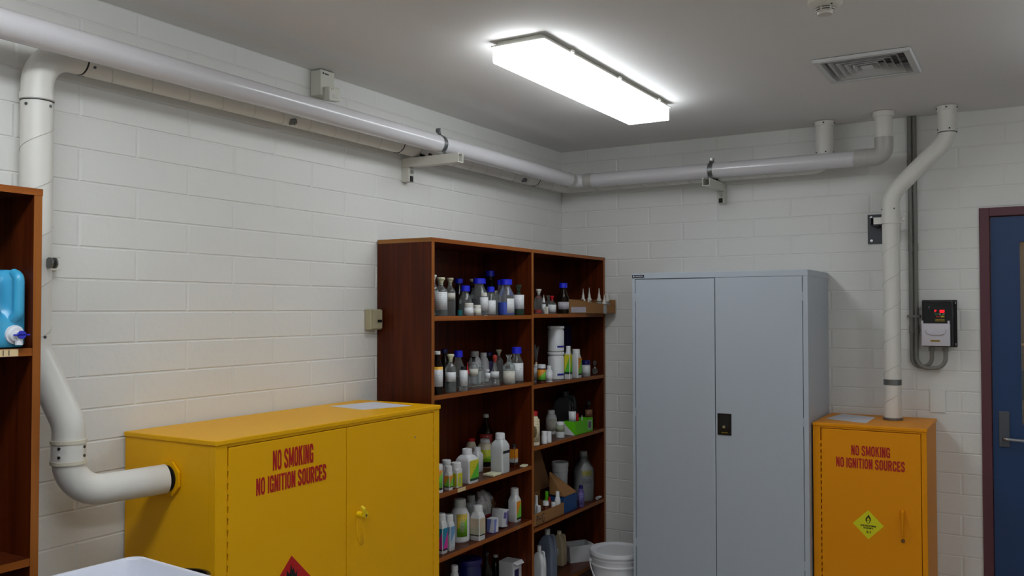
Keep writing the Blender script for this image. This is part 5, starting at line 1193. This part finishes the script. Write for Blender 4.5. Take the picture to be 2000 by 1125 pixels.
('H','jar',0.262,-0.777,0.503,0.027,0.093,'white lidded jar at the front left of the brown carton',dict(cap=('cap_white', 0.3),body='hdpe')),
('H','jar',0.255,-0.684,0.503,0.036,0.099,'dark jar with white lid in the middle of the brown carton',dict(cap=('cap_white', 0.22),body='amber_plastic')),
('H','plastic',0.215,-0.568,0.503,0.023,0.096,'dark bottle with little red cap in the brown carton',dict(cap=('cap_red', 0.25),glass='amber_glass',body='amber_plastic')),
('H','plastic',0.262,-0.560,0.503,0.034,0.130,'white capped bottle at the right end of the brown carton',dict(cap=('cap_white', 0.2),body='hdpe')),
('H','jar',0.262,-0.608,0.503,0.028,0.078,'small white labelled jar left of the tall white bottle in the brown carton',dict(cap=('cap_white', 0.25),lab=('paper', 0.1, 0.7),body='hdpe')),
('H','sqbot',0.190,-0.552,0.503,0.023,0.122,'lime green bottle at the back of the brown carton',dict(cap=('lime_green', 0.3),body='lime_green')),
]
GROUPS = {'white dropper bottle,': 'dropper bottles in the cardboard tray', 'tiny white lidded pot': 'pair of tiny white pots'}
for sh, kd, x, y, z, w, h, lb, o in ITEMS:
    g = next((v for k, v in GROUPS.items() if lb.startswith(k)), None)
    item(sh, kd, x, y, z, w, h, lb, o, g)
item('D', 'tub', 0.221, -0.497, 1.245+0.156, 0.095, 0.142, 'large white tub with a blue stripe, upper of the stacked pair', dict(cap=('hdpe', .1), body='hdpe', lab=('bar_blue', .16, .23, 1)))

# cardboard tray of dropper bottles, upper right bay
def panel(bm, pts, n, th=0.003, mi=0):
    n = Vector(n)*th; A = [bm.verts.new(Vector(p)) for p in pts]; B = [bm.verts.new(Vector(p)+n) for p in pts]
    m_ = len(pts); bm.faces.new(A).material_index = mi; bm.faces.new(B[::-1]).material_index = mi
    for i in range(m_): bm.faces.new((A[(i+1) % m_], A[i], B[i], B[(i+1) % m_])).material_index = mi
    bmesh.ops.recalc_face_normals(bm, faces=bm.faces)
Zt = 1.6135
FL_, FR_, BR_, BL_ = (0.258, -0.428), (0.386, -0.045), (0.250, -0.038), (0.165, -0.340)
t = thing('cardboard_tray', 'open brown cardboard tray of dropper bottles overhanging the upper right shelf', 'tray', (0.27, -0.2, Zt))
def P3(p, z): return (p[0], p[1], z)
bm = BM(); panel(bm, [P3(FL_, Zt), P3(FR_, Zt), P3(BR_, Zt), P3(BL_, Zt)], (0, 0, 1)); obj('tray_floor', bm, 'cardboard', t)
bm = BM(); panel(bm, [P3(FL_, Zt), P3(FR_, Zt), P3(FR_, Zt+0.045), P3(FL_, Zt+0.083)], (-0.95, 0.3, 0)); obj('front_wall', bm, 'cardboard', t)
bm = BM(); panel(bm, [P3(BL_, Zt), P3(BR_, Zt), P3(BR_, Zt+0.083), P3(BL_, Zt+0.083)], (0.95, -0.3, 0)); obj('back_wall', bm, 'cardboard_dark', t)
bm = BM(); panel(bm, [P3(FR_, Zt), P3(BR_, Zt), P3(BR_, Zt+0.083), P3(FR_, Zt+0.080)], (0.1, -1, 0)); panel(bm, [P3(FL_, Zt), P3(BL_, Zt), P3(BL_, Zt+0.083), P3(FL_, Zt+0.083)], (0, 1, 0)); obj('end_wall', bm, 'cardboard', t)
bm = BM(); uv = bm.loops.layers.uv.new('UVMap')
u0 = Vector((FR_[0]-FL_[0], FR_[1]-FL_[1], 0)).normalized(); nn_ = Vector((u0.y, -u0.x, 0)); b0 = Vector(P3(FL_, Zt+0.006))+nn_*0.0008
vs = [bm.verts.new(b0+u0*a+Vector((0, 0, c_))) for a, c_ in ((.03, 0), (.15, 0), (.15, .031), (.03, .031))]
f = bm.faces.new(vs)
for lp, q in zip(f.loops, ((0, 0), (1, 0), (1, 1), (0, 1))): lp[uv].uv = q
obj('label', bm, 'paper_grey', t)

# green and white box, third right bay
Zg = 0.9235; gx0, gx1, gy0, gy1 = 0.226, 0.2985, -0.412, -0.182
t = thing('open_box', 'open bright green and white box of small bottles in the third right bay', 'box', ((gx0+gx1)/2, (gy0+gy1)/2, Zg))
bm = BM(); box(bm, gx0, gx1, gy0, gy1, Zg, Zg+0.002)
box(bm, gx1-0.0015, gx1, gy0, gy1, Zg, Zg+0.078); box(bm, gx0, gx0+0.0015, gy0, gy1, Zg, Zg+0.078)
box(bm, gx0+.0015, gx1-.0015, gy0, gy0+0.0015, Zg, Zg+0.078); box(bm, gx0+.0015, gx1-.0015, gy1-0.0015, gy1, Zg, Zg+0.078)
obj('box_walls', bm, 'lime_green', t)
bm = BM(); prism(bm, [(0, 0), (gx1-gx0-.003, 0), (0, 0.066)], (gx0+.0005, gy0-0.0003, Zg+.001), (1, 0, 0), (0, 0, 1), (0, -0.0004, 0)); obj('white_corner', bm, 'hdpe', t)
bm = BM(); box(bm, gx1+0.0002, gx1+0.0008, -0.248, -0.200, Zg+0.016, Zg+0.066); wp = obj('label', bm, 'carton_white', t)
bm = BM(); box(bm, gx1+0.0008, gx1+0.0012, -0.242, -0.206, Zg+0.022, Zg+0.060); obj('label_print', bm, 'plate_grey', wp)

# brown carton with flaps and the blue box, fourth right bay
Zh = 0.5035
t = thing('cardboard_carton', 'open brown carton of small bottles marked PHG in black marker', 'carton', (0.2, -0.7, Zh))
bm = BM()
box(bm, 0.13, 0.284, -0.892, -0.524, Zh, Zh+0.002)
box(bm, 0.281, 0.284, -0.892, -0.524, Zh, Zh+0.064); box(bm, 0.13, 0.133, -0.892, -0.524, Zh, Zh+0.12)
box(bm, 0.133, 0.281, -0.892, -0.889, Zh, Zh+0.064); box(bm, 0.133, 0.281, -0.527, -0.524, Zh, Zh+0.064)
cw = obj('carton_walls', bm, 'cardboard', t)
bm = BM(); panel(bm, [(0.131, -0.885, Zh+0.118), (0.131, -0.40, Zh+0.118), (0.085, -0.44, Zh+0.325), (0.085, -0.84, Zh+0.325)], (1, 0, 0.2)); obj('raised_flap', bm, 'cardboard_dark', t)
textobj('handwriting', 'PHG', 'ink', cw, (0.2843, -0.838, Zh+0.006), (0, 1, 0), (0, 0, 1), 0.085, 0.048, th=0.0004, bold=-0.005)
t = thing('blue_box', 'open dark blue box beside the brown carton on the fourth right shelf', 'box', (0.235, -0.44, Zh))
bm = BM(); bx0, bx1, by0, by1 = 0.190, 0.284, -0.520, -0.362
box(bm, bx0, bx1, by0, by1, Zh, Zh+0.002); box(bm, bx1-.002, bx1, by0, by1, Zh, Zh+0.092); box(bm, bx0, bx0+.002, by0, by1, Zh, Zh+0.092)
box(bm, bx0+.002, bx1-.002, by0, by0+.002, Zh, Zh+0.088); box(bm, bx0+.002, bx1-.002, by1-.002, by1, Zh, Zh+0.092)
mat('box_blue', (22, 66, 122), .5); obj('box_walls', bm, 'box_blue', t)
bm = BM(); panel(bm, [(0.283, -0.364, Zh+0.0935), (0.192, -0.515, Zh+0.222), (0.192, -0.524, Zh+0.215), (0.192, -0.522, Zh+0.100), (0.283, -0.520, Zh+0.0935)], (0, 0, 1)); obj('brown_flap', bm, 'cardboard', t)

# white polystyrene box on the lowest right shelf
Zi = 0.1525
t = thing('foam_box', 'white open foam box lying at an angle on the bottom right shelf', 'box', (0.185, -0.155, Zi))
A_, B_, C_, D_ = (0.185, -0.262), (0.285, -0.130), (0.185, -0.050), (0.085, -0.185)
bm = BM(); cen = Vector((0.185, -0.156, 0))
def sh(p, k): return cen.lerp(Vector((p[0], p[1], 0)), k)
def rg_(k, z): return [tuple(sh(p, k)+Vector((0, 0, z))) for p in (A_, B_, C_, D_)]
band(bm, [rg_(.93, Zi), rg_(1, Zi+0.095), rg_(.86, Zi+0.095), rg_(.82, Zi+0.015)]); bmesh.ops.recalc_face_normals(bm, faces=bm.faces)
obj('foam_body', bm, 'cap_white', t)

# loose things on the shelves
t = thing('carton', 'tilted white and violet carton leaning beside the blue striped one', 'carton', (0.24, -1.135, 0.556))
bm = BM(); Rt = Matrix.Rotation(math.radians(-9), 3, 'X'); c0 = (0.24, -1.165, 0.5565)
box(bm, 0.205, 0.272, -1.165, -1.115, 0.5565, 0.642, bev=0.001, rot=(Rt, c0))
for v in bm.verts: v.co.z += 0.0085
for v in bm.verts: v.co.z = max(v.co.z, 0.5563)
obj('box_body', bm, 'carton_white', t)
bm = BM(); box(bm, 0.2722, 0.2728, -1.130, -1.118, 0.570, 0.636, rot=(Rt, c0)); box(bm, 0.2722, 0.2728, -1.160, -1.134, 0.600, 0.630, rot=(Rt, c0))
for v in bm.verts: v.co.z += 0.006
obj('violet_print', bm, 'violet_label', t)
bm = BM(); box(bm, 0.238, 0.299, -1.290, -1.214, 0.8343, 0.845, bev=0.002); tag(obj('wood_block', bm, 'stopper_cream'), 'flat cream block at the shelf edge in front of the milky square bottle', 'block')
bm = BM(); box(bm, 0.268, 0.298, -0.995, -0.944, 0.8343, 0.843, bev=0.002, rot=(Matrix.Rotation(0.2, 3, 'Z'), (0.28, -0.97, 0.84))); tag(obj('wood_block', bm, 'stopper_cream'), 'small cream block at the right end of the third left shelf', 'block')
t = thing('spray_nozzle', 'small white tube lying right of the bagged bottle on the fourth right shelf', 'tube', (0.288, -0.06, 0.51))
bm = BM(); cyl(bm, (0.286, -0.092, 0.5135), (0.286, -0.060, 0.5135), 0.0085, n=16); cyl(bm, (0.286, -0.060, 0.5135), (0.287, -0.045, 0.5135), 0.0055, n=14); obj('tube_body', bm, 'cap_white', t, smooth='auto')
bm = BM(); cyl(bm, (0.286, -0.100, 0.5135), (0.286, -0.092, 0.5135), 0.0100, n=16); obj('tube_cap', bm, 'cap_grey', t, smooth='auto')
